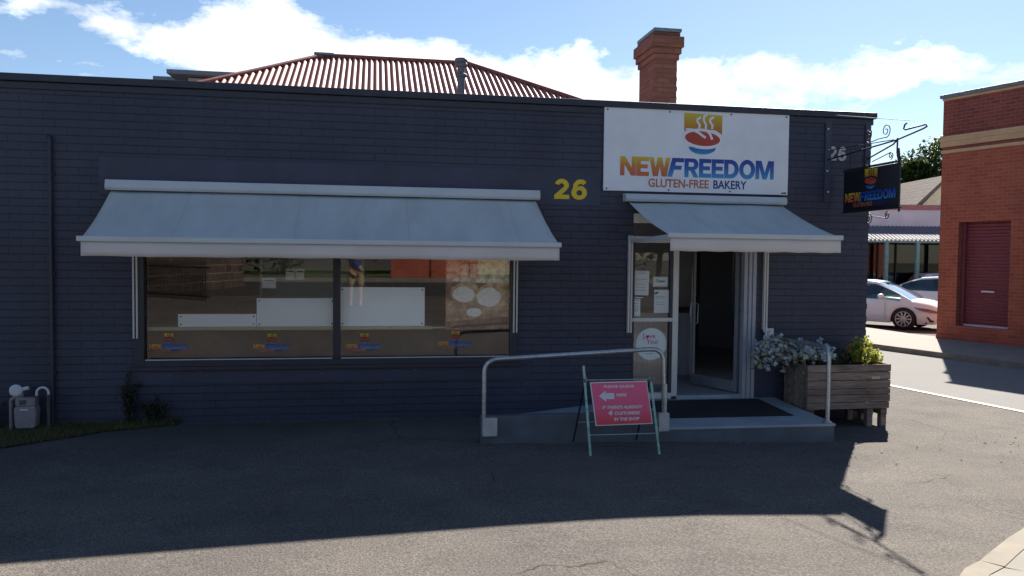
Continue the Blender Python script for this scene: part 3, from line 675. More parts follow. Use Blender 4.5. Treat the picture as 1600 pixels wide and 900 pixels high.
# ------------------------------------------------ awnings
def awning(name, label, x0, x1, yf, zt, zb, fx0, fx1, ztop):
    t = thing(name, label, 'awning', ((x0+x1)/2, 0, zt)); cx = (x0+x1)/2
    c = MB(); P = [(x0-cx, -.001, zt-zt), (x0-cx, -.13, 0), (x0-cx, -.15, .03), (x0-cx, -.13, ztop-zt), (x0-cx, -.001, ztop-zt+.01)]
    c.slab(P, (x1-x0, 0, 0)); c.build('cassette', 'alu', t, bevel=.006)
    # fabric with a slight sag and ripples
    nx, ny = 60, 14; mb_ = MB(); vs = []
    for j in range(ny+1):
        s = j/ny
        for i in range(nx+1):
            u_ = i/nx; X = (x0+.05)*(1-s)+fx0*s + ((x1-.05-x0-.05)*(1-s)+(fx1-fx0)*s)*u_
            sag = .03*math.sin(PI*s) + .004*math.sin(u_*31+s*2)*s*(1-s)*4 + .003*math.sin(u_*13+1)
            vs.append((X-cx, -.09*(1-s)+yf*s, (zt-.005)*(1-s)+(zb+.075)*s-zt-sag))
    mb_.add(vs, [(j*(nx+1)+i, j*(nx+1)+i+1, (j+1)*(nx+1)+i+1, (j+1)*(nx+1)+i) for j in range(ny) for i in range(nx)], 0, True)
    fo = mb_.build('fabric', 'fabric', t); so = fo.modifiers.new('s', 'SOLIDIFY'); so.thickness = .003
    bb = MB(); bb.box(fx0-.035-cx, fx1+.02-cx, yf-.035, yf+.02, zb-zt+.045, zb-zt+.10); bb.build('front_bar', 'alu', t, bevel=.008)
    # valance
    vv = MB(); n = 50; vs = []
    for i in range(n+1):
        u_ = i/n; X = fx0+(fx1-fx0)*u_
        for k in range(4):
            z = zb+.045-k/3*.145; y = yf-.010+.006*math.sin(u_*23)*k/3
            vs.append((X-cx, y, z-zt+(.003*math.sin(u_*40) if k == 3 else 0)))
    vv.add(vs, [(i*4+k, (i+1)*4+k, (i+1)*4+k+1, i*4+k+1) for i in range(n) for k in range(3)], 0, True)
    vo = vv.build('valance', 'valance', t); so = vo.modifiers.new('s', 'SOLIDIFY'); so.thickness = .004
    return t, cx
aw1, cx1 = awning('window_awning', 'long pale grey fabric awning pulled out over the wide shop window', -2.94, 1.97, -1.04, 2.65, 2.02, -2.88, 2.0, 2.765)
aw2, cx2 = awning('door_awning', 'shorter pale grey awning over the shop entrance below the white sign', 3.05, 5.20, -1.3, 2.66, 2.14, 3.18, 5.22, 2.755)
def channel(aw, cx, zt, x, z0, z1, yend=None, zend=None, foot=False):
    b = MB(); b.box(x-cx-.028, x-cx-.008, -.05, -.001, z0-zt, z1-zt); b.box(x-cx+.008, x-cx+.028, -.05, -.001, z0-zt, z1-zt); b.box(x-cx-.008, x-cx+.008, -.03, -.001, z0-zt, z1-zt)
    each(b, 'side_channel', 'alu_w', aw, bevel=.002)
    if yend is not None:
        a = MB(); a.slab([(x-cx-.012, -.03, 2.15-zt), (x-cx-.012, -.03, 2.19-zt), (x-cx-.012, yend, zend-zt+.02), (x-cx-.012, yend, zend-zt-.03)], (.024, 0, 0))
        a.build('awning_arm', 'alu', aw)
    b = MB(); b.box(x-cx-.03, x-cx+.03, -.055, -.0505, z0-zt-.03, z0-zt+.03)
    if foot: b.box(x-cx-.01, x-cx+.10, -.08, -.056, z0-zt-.06, z0-zt+.02); b.lathe([(.03, -.10), (.045, -.06), (.045, -.03), (.03, -.01)], (x-cx+.02, -.06, z0-zt-.05), 'Z', 12)
    if foot: b.build('channel_bracket', 'pvc', aw)
channel(aw1, cx1, 2.65, -2.66, .99, 2.62, -1.02, 2.09); channel(aw1, cx1, 2.65, 1.695, 1.03, 2.62, -1.02, 2.09)
channel(aw2, cx2, 2.66, 3.155, 1.02, 2.24, -1.28, 2.20); channel(aw2, cx2, 2.66, 4.985, 1.05, 2.62, -1.28, 2.20, foot=True)

# ------------------------------------------------ wall pipe at the left
p = thing('conduit_pipe', 'thin dark painted pipe running straight up the left part of the wall', 'pipe', (-3.53, -.03, 0))
b = MB(); b.tube([(0, 0, 0), (0, 0, 3.18), (0, .005, 3.215), (-.03, .02, 3.235)], .021, 8); b.build('pipe_run', 'trim_dark', p)
b = MB()
for z in (.6, 1.7, 2.8): b.box(-.035, .035, .0, .029, z, z+.03)
each(b, 'saddle_clip', 'trim_dark', p)

# ------------------------------------------------ ramp and landing
rp = thing('entrance_ramp', 'grey painted concrete ramp and landing with low side wall in front of the door', 'ramp', (3.1, -.7, 0))
o3 = lambda x, y, z: (x-3.1, y+.7, z)
b = MB()
YF = -1.40
b.add([o3(*v) for v in ((1.10, -.001, -.05), (3.05, -.001, .155), (3.05, YF+.11, .13), (1.10, YF+.11, -.05), (1.10, -.001, -.1), (3.05, -.001, -.1), (3.05, YF+.11, -.15), (1.10, YF+.11, -.15))], [(0, 1, 2, 3), (4, 5, 6, 7), (0, 3, 7, 4), (0, 1, 5, 4), (1, 2, 6, 5), (2, 3, 7, 6)])
b.build('ramp_surface', 'ramp_top', rp)
b = MB()
b.add([o3(*v) for v in ((3.05, -.001, .165), (5.16, -.001, .16), (5.16, YF, .105), (3.05, YF, .115), (3.05, -.001, .135), (5.16, -.001, .13), (5.16, YF, .075), (3.05, YF, .085))], [(0, 1, 2, 3), (4, 5, 6, 7), (0, 3, 7, 4), (0, 1, 5, 4), (1, 2, 6, 5), (2, 3, 7, 6)])
b.build('landing_surface', 'ramp_top', rp, bevel=.006)
b = MB(); b.add([o3(*v) for v in ((3.06, -.003, .134), (5.15, -.003, .129), (5.15, YF+.012, .074), (3.06, YF+.012, .084), (3.06, -.003, -.2), (5.15, -.003, -.2), (5.15, YF+.012, -.3), (3.06, YF+.012, -.3))], [(4, 5, 6, 7), (0, 3, 7, 4), (1, 2, 6, 5), (2, 3, 7, 6)])
b.build('landing_base', 'ramp_side', rp)
b = MB(); b.add([o3(*v) for v in ((1.10, YF+.10, .285), (3.04, YF+.10, .285), (3.04, YF, .285), (1.10, YF, .285), (1.10, YF+.10, -.2), (3.04, YF+.10, -.2), (3.04, YF, -.2), (1.10, YF, -.2))], [(0, 1, 2, 3), (4, 5, 6, 7), (0, 3, 7, 4), (0, 1, 5, 4), (1, 2, 6, 5), (2, 3, 7, 6)])
b.build('ramp_side_wall', 'ramp_side', rp, bevel=.008)
b = MB(); b.add([o3(*v) for v in ((1.00, -.003, .02), (1.098, -.003, .05), (1.098, YF, .285), (1.098, YF, -.05), (.97, -.003, -.02))], [(0, 1, 2, 3, 4)])
# worn pale litter of flaking paint along the foot of the wall
mt = thing('door_mat', 'black rectangular coir mat lying on the landing before the door', 'door mat', (4.0, -.55, .15))
b = MB(); b.add([(3.35-4, -.45, -.0060+.012), (4.90-4, -.45, -.002+.004), (4.86-4, .40, .022+.006), (3.35-4, .40, .024+.006)] , [(0, 1, 2, 3)])
b = MB(); b.add([(x-4, y+.55, z-.15) for x, y, z in ((3.30, -1.0, .135), (4.87, -1.0, .128), (4.87, -.12, .168), (3.30, -.12, .172), (3.30, -1.0, .12), (4.87, -1.0, .115), (4.87, -.12, .15), (3.30, -.12, .15))], [(0, 1, 2, 3), (0, 4, 5, 1), (1, 5, 6, 2), (2, 6, 7, 3), (3, 7, 4, 0)])
b.build('mat_pile', 'mat', mt)

# ------------------------------------------------ handrails
def bend(P, r=.12, n=6):
    P = [Vector(p) for p in P]; o = [P[0]]
    for i in range(1, len(P)-1):
        a = (P[i-1]-P[i]).normalized(); b_ = (P[i+1]-P[i]).normalized(); A = P[i]+a*r; B = P[i]+b_*r
        for k in range(n+1):
            t = k/n; o.append(A*(1-t)**2 + P[i]*2*t*(1-t) + B*t*t)
    return o+[P[-1]]
hr = thing('handrail', 'galvanised tube handrail rising along the front edge of the ramp', 'handrail', (2.1, -1.43, .1), group='tube handrails at the entrance')
ox = lambda *P: [(x-2.1, y+1.43, z-.1) for x, y, z in P]
b = MB(); b.tube(bend(ox((1.125, -1.43, .10), (1.125, -1.43, .885), (3.075, -1.43, .985), (3.10, -1.43, .12)), .15), .024, 12); b.build('rail_tube', 'galv', hr)
b = MB(); b.tube(ox((3.102, -1.43, .60), (3.10, -1.43, .12)), .027, 12); b.build('sleeve', 'galv', hr)
for x0, x1, z0, z1 in ((1.115, 1.265, .085, .275), (3.03, 3.15, .085, .285)):
    b = MB(); b.box(x0-2.1, x1-2.1, -.03, .028, z0-.1, z1-.1); b.build('mounting_box', 'galv_box', hr, bevel=.006)
hr2 = thing('handrail', 'short galvanised handrail at the right end of the landing in front of the planter', 'handrail', (5.09, -1.34, .11), group='tube handrails at the entrance')
b = MB(); b.tube(bend([(0, 0, 0), (0, 0, .86), (-.02, 1.33, .84)], .13), .024, 12); b.build('rail_tube', 'galv', hr2)
b = MB(); b.lathe([(.055, 0), (.055, .008), (.03, .02)], (0, 0, 0), 'Z', 16); b.build('base_flange', 'galv', hr2)

# ------------------------------------------------ A-frame queue sign
af = thing('queue_sign', 'pink red PLEASE QUEUE HERE panel on a folding mint painted frame before the ramp', 'sign', (2.52, -1.80, gz(2.5, -1.8)))
z0 = 0
for (bx, tx, top_) in ((-.395, -.42, .88), (.325, .285, .76)):
    b = MB(); yb = -.18; sl = .20/.8
    P = [(bx+(tx-bx)*t, yb+sl*top_*t, top_*t) for t in (0, .33, .34, .66, 1)]
    b.tube(P[:5], .0135, 8); b.build('front_leg', 'mint', af)
    c = MB(); c.tube([(bx+(tx-bx)*.8, yb+.005+sl*.8*.7+.03, .72), (bx+(tx-bx)*.8, yb+sl*.8*.7+.02, .76)], .020, 8); c.build('hinge_bolt', 'galv', af)
for bx, tx in ((-.43, -.40), (.27, .29)):
    b = MB(); b.tube([(bx, .38, .02), (tx, .04, .73)], .009, 6); b.build('rear_leg', 'black_iron', af)
b = MB(); b.tube([(-.42, .015, .735), (.30, .015, .735)], .006, 6); b.tube([(-.41, -.115, .20), (.35, -.115, .20)], .006, 6); b.tube([(-.42, .27, .25), (.28, .27, .25)], .005, 6); each(b, 'cross_bar', 'galv', af)
pn = bpy.data.objects.new('panel', None); COL.objects.link(pn); pn.parent = af; pn.location = (-.01, -.066, .490); pn.rotation_euler = (R(-14), 0, 0)
A = [(-.355, .235), (.250, .24), (.285, -.198), (-.318, -.205)]
b = MB(); b.slab([(x, 0, z) for x, z in A], (0, .008, 0)); b.build('panel_border', 'pvc', pn)
B_ = [(x*.965-.0 + (.0), z*.955) for x, z in A]
b = MB(); b.slab([(x, -.003, z) for x, z in B_], (0, .0025, 0)); b.build('panel_face', 'sign_pink', pn)
sh = .15
def q(s, x0, x1, zc, h): return text('lettering', s, x0, x1, zc-h/2, zc+h/2, -.0045, 'pvc', pn, bold=.035, shear=sh)
q('PLEASE QUEUE', -.215, .110, .185, .031); q('HERE', -.090, .025, .100, .030)
q("IF THERE'S ALREADY", -.240, .190, -.022, .032); q('4', -.185, -.135, -.078, .050); q('CUSTOMERS', -.115, .155, -.084, .032); q('IN THE SHOP', -.125, .145, -.142, .032)
b = MB(); b.add([(x, -.0045, z) for x, z in ((-.270, .092), (-.200, .145), (-.198, .122), (-.110, .120), (-.108, .060), (-.195, .062), (-.193, .035))], [tuple(range(7))]); b.build('arrow', 'pvc', pn)

# ------------------------------------------------ planter
pl = thing('planter_box', 'weathered grey brown timber planter crate on stubby legs at the building corner', 'planter', (5.79, -.36, gz(5.8, -.4)))
PX0, PX1, PY0, PY1, PZ0, PZ1 = -.565, .56, -.30, .22, .235, .79
b = MB(); zz = PZ0; hs = [.085, .095, .075, .105, .10, .095]; 
for i, h in enumerate(hs):
    e0, e1 = random.uniform(-.012, .004), random.uniform(-.004, .015)
    if i == 0: e1 = -.01
    b.box(PX0+e0*0, PX1+e1, PY0-.022, PY0, zz+.003, zz+h-.003); b.box(PX0, PX1, PY1, PY1+.022, zz+.003, zz+h-.003)
    b.box(PX1-.022, PX1, PY0+.001, PY1-.001, zz+.003, zz+h-.003); zz += h
ZT = zz
b.build('side_plank', 'wood', pl, bevel=.004)
b = MB(); y = PY0+.002
while y < PY1-.02: w = random.uniform(.07, .10); w = min(w, PY1-y-.002); b.box(PX0, PX0+.022, y+.002, y+w-.002, PZ0-.01+random.uniform(-.01, .0), ZT-.01); y += w
b.build('end_plank', 'wood', pl, bevel=.003)
for x in (PX0+.03, .27, PX1-.10):
    b = MB(); b.box(x, x+.085, PY0+.01, PY1-.01, .15, PZ0-.004); b.box(x+.005, x+.08, PY0+.012, PY0+.09, 0, .149); b.box(x+.005, x+.08, PY1-.10, PY1-.012, 0, .149); b.build('leg', 'wood', pl, bevel=.004)
b = MB(); b.box(PX0+.03, PX1-.03, PY0+.005, PY1-.005, ZT-.10, ZT-.05); b.build('soil', 'soil', pl)
b = MB(); b.box(.30, .41, PY0-.025, PY0-.0225, ZT-.185, ZT-.15); b.build('name_plate', 'ledge', pl)
# silver foliage spilling towards the door
sv = thing('silver_plant', 'silvery grey leafy plant spilling out of the planter towards the door', 'plant', (5.1, -.40, .55))
b = MB(); st = MB()
def rosette(mb_, p, r, n, mi, tilt=None, wf=.55):
    ax = Vector((random.gauss(0, .5), random.gauss(-.55, .4), random.gauss(.6, .4))).normalized()
    u_ = ax.orthogonal().normalized(); w_ = ax.cross(u_)
    for k in range(n):
        a = 2*PI*k/n+random.random()*.5; e = random.uniform(.25, .9)
        d = (u_*math.cos(a)+w_*math.sin(a))*(1) + ax*e
        mb_.leaf(p, d, r*wf*random.uniform(.8, 1.2), r*random.uniform(.8, 1.15), .35, mi, ax)
for i in range(560):
    t = random.random()**.85
    x = -.46+t*1.0; env = .16*(1-.35*t)
    cz = .30-.12*abs(t-.25)**1.2 + .02*math.sin(9*t); 
    z = cz + random.gauss(0, env*.5); 
    if random.random() < .4: z -= random.random()**2*.30*(1-t)
    y = random.gauss(-.02, .10)
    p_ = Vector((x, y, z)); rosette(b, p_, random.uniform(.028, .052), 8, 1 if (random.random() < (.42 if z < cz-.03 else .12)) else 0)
    if i % 6 == 0: st.tube([(.30+random.random()*.2, random.uniform(-.05, .12), .04), (x*.5+.15, y*.5+.02, z*.75+.05), p_], .005, 5)
b.build('leaves', ['silver', 'silver_old'], sv, recalc=False); st.build('stem', 'bark', sv)
# succulents in the right part
lm = thing('yellow_green_shrub', 'sunlit yellow green succulent bush at the right end of the planter', 'plant', (6.18, -.36, .66))
b = MB()
for i in range(560):
    a = random.random()*2*PI; r_ = math.sqrt(random.random())
    x = r_*math.cos(a)*.22; y = r_*math.sin(a)*.22; z = random.random()*(.34-.22*r_*r_)*(1-.35*(x+.22)/.44)*(1+.35*math.sin(x*31)*math.cos(y*27))
    if x > .08: z -= random.random()*.14
    rosette(b, Vector((x, y, z+.02)), random.uniform(.018, .040), 6, 0 if random.random() < .8 else 1)
b.build('leaves', ['lime', 'darkleaf'], lm, recalc=False)
b = MB()
for i in range(9): b.tube([(random.gauss(0, .03), random.gauss(0, .03), -.03), (random.gauss(0, .07), random.gauss(0, .07), .12)], .006, 5)
b.build('stem', 'bark', lm)
rd = thing('red_tipped_plant', 'low dark plant with red tips in the middle of the planter', 'plant', (5.80, -.38, .66))
b = MB()
for i in range(120):
    x = random.uniform(-.22, .20); z = random.random()*(.14+.06*math.sin(x*20)); rosette(b, Vector((x, random.gauss(0, .08), z)), random.uniform(.02, .035), 6, 1 if (abs(x+.08) < .05 and z > .08) or random.random() < .05 else 0)
b.build('leaves', ['darkleaf', 'redflower'], rd, recalc=False)
b = MB()
for i in range(5): b.tube([(random.gauss(0, .08), 0, -.03), (random.gauss(0, .1), 0, .1)], .005, 5)
b.build('stem', 'bark', rd)

# ------------------------------------------------ gas meter
gm = thing('gas_meter', 'grey gas meter with white looped pipe at the left foot of the wall', 'gas meter', (-3.74, -.17, 0))
def sweep_box(prof, y0, y1): # prof = list of (halfwidth, z)
    P = [(-w, y0, z) for w, z in prof] + [(w, y0, z) for w, z in reversed(prof)]; m_ = MB(); m_.slab(P, (0, y1-y0, 0)); return m_
sweep_box([(.085, .03), (.105, .06), (.115, .22), (.105, .27), (.09, .275)], -.06, .07).build('meter_body', 'meter', gm, bevel=.018)
sweep_box([(.10, .275), (.10, .35), (.085, .37)], -.05, .06).build('meter_top', 'meter', gm, bevel=.012)
b = MB(); b.box(-.055, .01, -.056, -.0505, .295, .345); b.build('dial', 'meter_dk', gm, bevel=.004)
b = MB(); b.box(-.045, .035, -.067, -.0605, .232, .250); b.build('index_plate', 'pvc', gm)
b = MB(); b.lathe([(.045, -.02), (.068, -.01), (.068, .01), (.045, .02)], (-.10, -.02, .445), 'Y', 18); b.box(-.16, -.05, -.03, .03, .40, .47); b.tube([(-.05, 0, .455), (.02, 0, .47)], .022, 10); b.build('regulator', 'pvc', gm, bevel=.006)
b = MB(); b.tube(bend([(-.165, .01, 0), (-.165, .01, .36), (-.06, .01, .37), (-.055, .01, .43)], .05), .019, 10); b.tube([(-.06, .01, .36), (-.06, .01, .41)], .026, 10); b.build('inlet_pipe', 'meter', gm)
b = MB(); b.tube([(.095+.06-.06*math.cos(a_), .01, .41+.06*math.sin(a_)) for a_ in [PI*i/14 for i in range(15)]], .013, 10); b.tube([(.095, .01, .37), (.095, .01, .415)], .013, 10); b.tube([(.215, .01, .37), (.215, .01, .415)], .013, 10); b.build('looped_pipe', 'pvc', gm)
b = MB(); b.tube([(.215, .01, 0), (.215, .01, .385)], .018, 10); b.tube([(.095, .01, .355), (.095, .01, .385)], .025, 10); b.tube([(.215, .01, .365), (.215, .01, .392)], .026, 10)
for k in range(6): b.tube([(.215, .01, .20+k*.025), (.215, .01, .21+k*.025)], .023, 10)
b.build('outlet_pipe', 'meter_dk', gm)

# ------------------------------------------------ weeds against the wall
def weed(label, x, y, h, n, w, green='weed'):
    t = thing('weed', label, 'plant', (x, y, gz(x, y)), group='weeds along the wall foot'); s_ = MB(); l_ = MB()
    for i in range(n):
        top_ = Vector((random.gauss(0, w*.35), random.gauss(-.02, .04), h*random.uniform(.5, 1))); mid = top_*.5+Vector((random.gauss(0, .03), 0, 0))
        s_.tube([(random.gauss(0, w*.18), 0, 0), mid, top_], .0035, 5)
        for k in range(64):
            tt = random.uniform(.12, 1); p_ = mid*(2*tt) if tt < .5 else mid+(top_-mid)*(2*tt-1)
            for _ in range(2):
                d = Vector((random.gauss(0, 1), random.gauss(-.4, .7), random.gauss(.3, .5))); l_.leaf(p_, d, random.uniform(.012, .026), random.uniform(.024, .06), .2)
    s_.build('stem', 'bark', t); l_.build('leaves', green, t, recalc=False)
weed('tall dark leafy weed growing against the wall near the pipe', -2.72, -.06, .64, 9, .22)
weed('shorter bushy weed with pale bits beside the tall weed under the window corner', -2.44, -.05, .36, 8, .22)
weed('low weed creeping at the left end by the gas meter', -4.15, -.15, .42, 8, .3)
# ------------------------------------------------ grass and soil strip
g = MB(); vs = [(-9, -2.6), (-4.6, -1.45), (-3.95, -1.17), (-3.55, -.93), (-3.25, -.66), (-2.85, -.34), (-2.3, -.10), (-2.2, 0.0), (-9, 0)]
g.add([(x, y, .012) for x, y in vs], [tuple(range(len(vs)))]); gs = g.build('grass_bed', 'soil'); tag(gs, kind='structure')
g = MB()
def edge_y(x):
    for (a, b_) in zip(vs[:-1], vs[1:]):
        if a[0] <= x <= b_[0]: return a[1]+(b_[1]-a[1])*(x-a[0])/(b_[0]-a[0])
    return -.1
for i in range(15000):
    x = -5.0+random.random()*2.8; y = edge_y(x)*random.random()**1.0*1.02 + random.gauss(0, .025)
    if random.random() < .25*(abs(y)/1.0): continue
    h = random.uniform(.015, .05) * (1.6 if y > -.15 else 1); a = random.random()*PI; w = .004
    dx, dy = math.cos(a)*w, math.sin(a)*w; lx, ly = random.gauss(0, .4)*h, random.gauss(0, .4)*h
    g.add([(x-dx, y-dy, .01), (x+dx, y+dy, .01), (x+lx, y+ly, .01+h)], [(0, 1, 2)])
tag(g.build('grass', 'grass', recalc=False), 'patchy short grass along the left foot of the wall', 'grass', kind='stuff')
# crumbling pale mortar bits along the wall foot
g = MB()
def bit(x, y, s_):
    z = gz(x, y); g.add([(x-s_, y-s_*.5, z), (x+s_, y-s_*.4, z), (x+s_*.7, y+s_*.5, z), (x-s_*.8, y+s_*.4, z), (x, y, z+s_*.5)], [(0, 1, 4), (1, 2, 4), (2, 3, 4), (3, 0, 4)])
for i in range(420): bit(random.uniform(-2.2, 1.1), -.012-abs(random.gauss(0, .010)), random.uniform(.003, .011))
for i in range(60): bit(random.uniform(3.2, 5.5), YF-.01-abs(random.gauss(0, .018)), random.uniform(.004, .014))
for i in range(40): bit(random.gauss(1.85, .12), YF-.01-abs(random.gauss(0, .012)), random.uniform(.004, .012))
for i in range(70): bit(random.uniform(-3, 5), random.uniform(-3.6, -.5), random.uniform(.002, .005))
for i in range(60): bit(random.uniform(5.6, 6.6), random.uniform(-1.75, -1.25), random.uniform(.003, .010))
for i in range(46):
    x, y = random.uniform(4.9, 7.6), random.uniform(-2.4, -1.3); z = gz(x, y); a = random.random()*6.3; w = random.uniform(.010, .024)
    g.add([(x, y, z+.003), (x+w*math.cos(a), y+w*math.sin(a), z+.012), (x+w*1.6*math.cos(a+.5), y+w*1.6*math.sin(a+.5), z+.005), (x+w*math.cos(a+1), y+w*math.sin(a+1), z+.010)], [(0, 1, 2, 3)])
tag(g.build('paint_flakes', 'concrete', recalc=False), 'pale crumbs of mortar and paint along the foot of the wall', 'debris', kind='stuff')

# ------------------------------------------------ hanging sign with wrought bracket
hs_ = thing('hanging_sign', 'black double sided sign with small logo hung beneath a scrolled iron bracket at the corner', 'sign', (6.0, 0, 2.57))
zB = -2.57
b = MB(); b.box(-.008, .008, -1.21, -.13, 0.02, .53); b.build('sign_panel', 'board_black', hs_, bevel=.002)
b = MB(); b.tube([(0, -.10, .545), (0, -1.23, .545)], .011, 8); b.tube([(0, -.10, .008), (0, -1.25, .008)], .012, 8); b.tube([(0, -1.225, -.04), (0, -1.225, .60)], .012, 8); b.box(-.004, .004, -1.16, -.16, .557, .562, 0); each(b, 'sign_rail', 'black_iron', hs_)
b = MB(); b.tube([(-.17, -.03, .70), (0, -1.16, .80), (0, -1.42, .835), (0, -1.60, .86), (0, -1.66, .875), (0, -1.64, .90), (0, -1.30, .895), (0, -1.27, .91), (0, -1.285, .955), (0, -1.32, .965)], .010, 8)
b.tube([(.40, -.02, .73), (.1, -.95, .78), (0, -1.16, .80)], .010, 8); b.tube([(-.17, -.03, .82), (0, -1.10, .81)], .006, 6)
b.tube([(0, -1.165, .82), (0, -1.165, .64)], .010, 8); b.build('bracket_arm', 'black_iron', hs_)
b = MB(); b.tube([(0, -1.19, .70), (0, -1.19, .62), (0, -1.19, .56)], [.012, .022, .008], 8); b.tube([(0, -.25, .82), (0, -.25, .55)], .007, 6); each(b, 'sign_hanger', 'black_iron', hs_)
b = MB(); b.tube([(-.13, -.03, 1.28), (0, -1.45, .97)], .004, 5); b.build('stay_wire', 'galv', hs_)
b = MB()
def spiral(cy, cz, r0, turns, s=1, a0=0):
    return [(0, cy+s*r0*(1-t*.82)*math.cos(a0+turns*2*PI*t), cz+r0*(1-t*.82)*math.sin(a0+turns*2*PI*t)) for t in [i/34 for i in range(35)]]
for a_ in ((-.62, .92, .075, 1.6, 1, -1.5), (-.95, 1.00-.06, .085, 1.6, -1, -1.5), (-.55, .64, .06, 1.6, 1, -1.5), (-1.05, .63, .045, 1.5, -1, -1.5), (-.66, -.10, .07, 1.6, 1, 1.5), (-1.02, -.07, .045, 1.5, -1, 1.5)):
    b.tube(spiral(*a_), .006, 6)
b.tube([(0, -.70, .60), (0, -1.0, .66), (0, -1.05, .67)], .006, 6); b.tube([(0, -.70, -.06), (0, -1.02, -.11)], .005, 6); b.tube([(0, -.62, .84), (0, -.80, .86), (0, -.95, .86)], .006, 6)
each(b, 'scroll', 'black_iron', hs_)
# logo both sides of the panel
for sx, rz, y0 in ((-1, R(-90), -.17), (1, R(90), -1.17)):
    e_ = bpy.data.objects.new('sign_face', None); COL.objects.link(e_); e_.parent = hs_; e_.location = (sx*.010, y0, .13); e_.rotation_euler = (0, 0, rz)
    put_logo(e_, 0, 0, 1.0, 0, 'board_black', hs=1.0)
for nm, x0, x1, z0_, z1_ in (('wall_strap', 5.785, 5.87, 2.72, 3.81), ('wall_strap', 6.36, 6.435, 2.87, 3.79)):
    b = MB(); b.box(x0-6.0, x1-6.0, -.022, -.001, z0_+zB, z1_+zB); w_ = b.build('wall_strap', 'render', hs_, bevel=.003)
    c = MB()
    for k in range(4): c.lathe([(.012, -.022), (.010, -.032)], ((x0+x1)/2-6.0+.01*(-1)**k, 0, z0_+zB+(z1_-z0_)*(.12+.25*k)), 'Y', 10)
    each(c, 'bolt', 'pvc', w_)

# ------------------------------------------------ things in the window
def win_panel(name, label, x0, x1, z1_, y, group='white boards on the window ledge'):
    t = thing(name, label, 'board', ((x0+x1)/2, y, 1.106), group=group); w = (x1-x0)/2; h = z1_-1.106
    b = MB(); b.box(-w, w, 0, .012, 0, h); b.build('board_sheet', 'panel_w', t, bevel=.002)
    c = MB()
    for sx in (-w+.03, w-.03):
        for z in (.03, h-.03): c.lathe([(.010, -.001), (.008, -.006)], (sx, 0, z), 'Y', 8)
    each(c, 'screw', 'black', t)
win_panel('low_board', 'low white laminate board at the left end of the window ledge', -2.24, -1.37, 1.255, .11)
win_panel('tall_board', 'taller white laminate board left of the window mullion', -1.365, -.47, 1.44, .11)
win_panel('tall_board', 'tall white laminate board right of the window mullion', -.41, .60, 1.575, .11)
ps = thing('bread_poster', 'large printed poster of loaves and cut rolls inside the right end of the window', 'poster', (1.26, .075, 1.06))
b = MB(); b.box(-.41, .38, 0, .004, 0, 1.25); b.build('poster_sheet', 'poster_bg', ps)
b = MB()
def blob(cx, cz, rx, rz, y, mi, n=22, j=.08, a=0):
    P = []
    for k in range(n):
        t = 2*PI*k/n; r = 1+random.uniform(-j, j); x, z = rx*r*math.cos(t), rz*r*math.sin(t); P.append((cx+x*math.cos(a)-z*math.sin(a), y, cz+x*math.sin(a)+z*math.cos(a)))
    b.add(P, [tuple(range(n))], mi)
b.add([(-.40, -.0008, .10), (.37, -.0008, .16), (.37, -.0008, .42), (-.40, -.0008, .36)], [(0, 1, 2, 3)], 2)
b.add([(-.36, -.0016, .02), (.37, -.0016, .06), (.37, -.0016, .10), (-.30, -.0016, .05)], [(0, 1, 2, 3)], 4)
b.add([(-.40, -.0008, .60), (.37, -.0008, .55), (.37, -.0008, .80), (-.40, -.0008, .80)], [(0, 1, 2, 3)], 3)
y_ = -.002
for cx_, cz_, rx, rz, mi in ((-.30, .88, .12, .10, 1), (-.08, .92, .15, .09, 1), (.20, .86, .17, .11, 1), (.30, 1.02, .12, .08, 1), (-.2, 1.1, .2, .09, 1), (.1, 1.12, .15, .08, 1), (-.15, .46, .15, .13, 1), (.27, .44, .15, .15, 1), (-.19, .455, .165, .125, 1), (-.19, .435, .135, .095, 0), (.16, .425, .18, .15, 1), (.12, .40, .15, .115, 0), (-.06, .21, .10, .06, 3), (-.06, .215, .09, .05, 0)):
    y_ -= .0006; blob(cx_, cz_, rx, rz, y_, mi, j=.05, a=random.uniform(-.25, .1))
b.build('poster_picture', ['bread_cream', 'bread_crust', 'poster_board', 'poster_seed', 'poster_dark'], ps)
for (x0, x1, z0_, z1_, lb) in ((-1.03, -.93, 1.66, 1.79, 'left one of two small price cards high in the left window pane'), (-.92, -.82, 1.66, 1.79, 'right one of two small price cards high in the left window pane'), (-1.30, -1.14, 1.56, 1.68, 'wider pale card below the two small price cards in the window')):
    t = thing('price_card', lb, 'card', ((x0+x1)/2, .06, z0_), group='cards stuck inside the window'); b = MB(); b.box(-(x1-x0)/2, (x1-x0)/2, 0, .002, 0, z1_-z0_); b.build('card_sheet', 'paper', t)
    b = MB(); b.box(-(x1-x0)*.35, (x1-x0)*.35, -.0015, -.0005, (z1_-z0_)*.7, (z1_-z0_)*.8); b.build('text_line', 'ink', t)
# small logos stuck along the foot of the window
for k, (x, z) in enumerate(((-2.53, .862), (-1.39, .850), (-.33, .846), (.76, .868))):
    t = thing('window_decal', ['leftmost small logo decal low on the window glass', 'small logo decal in the middle of the left pane', 'small logo decal just right of the window mullion', 'small logo decal on the glass under the bread poster'][k], 'decal', (x, .026, z), group='logo decals along the window foot')
    put_logo(t, 0, 0, .40, 0, 'poster_dark', hs=1.15)
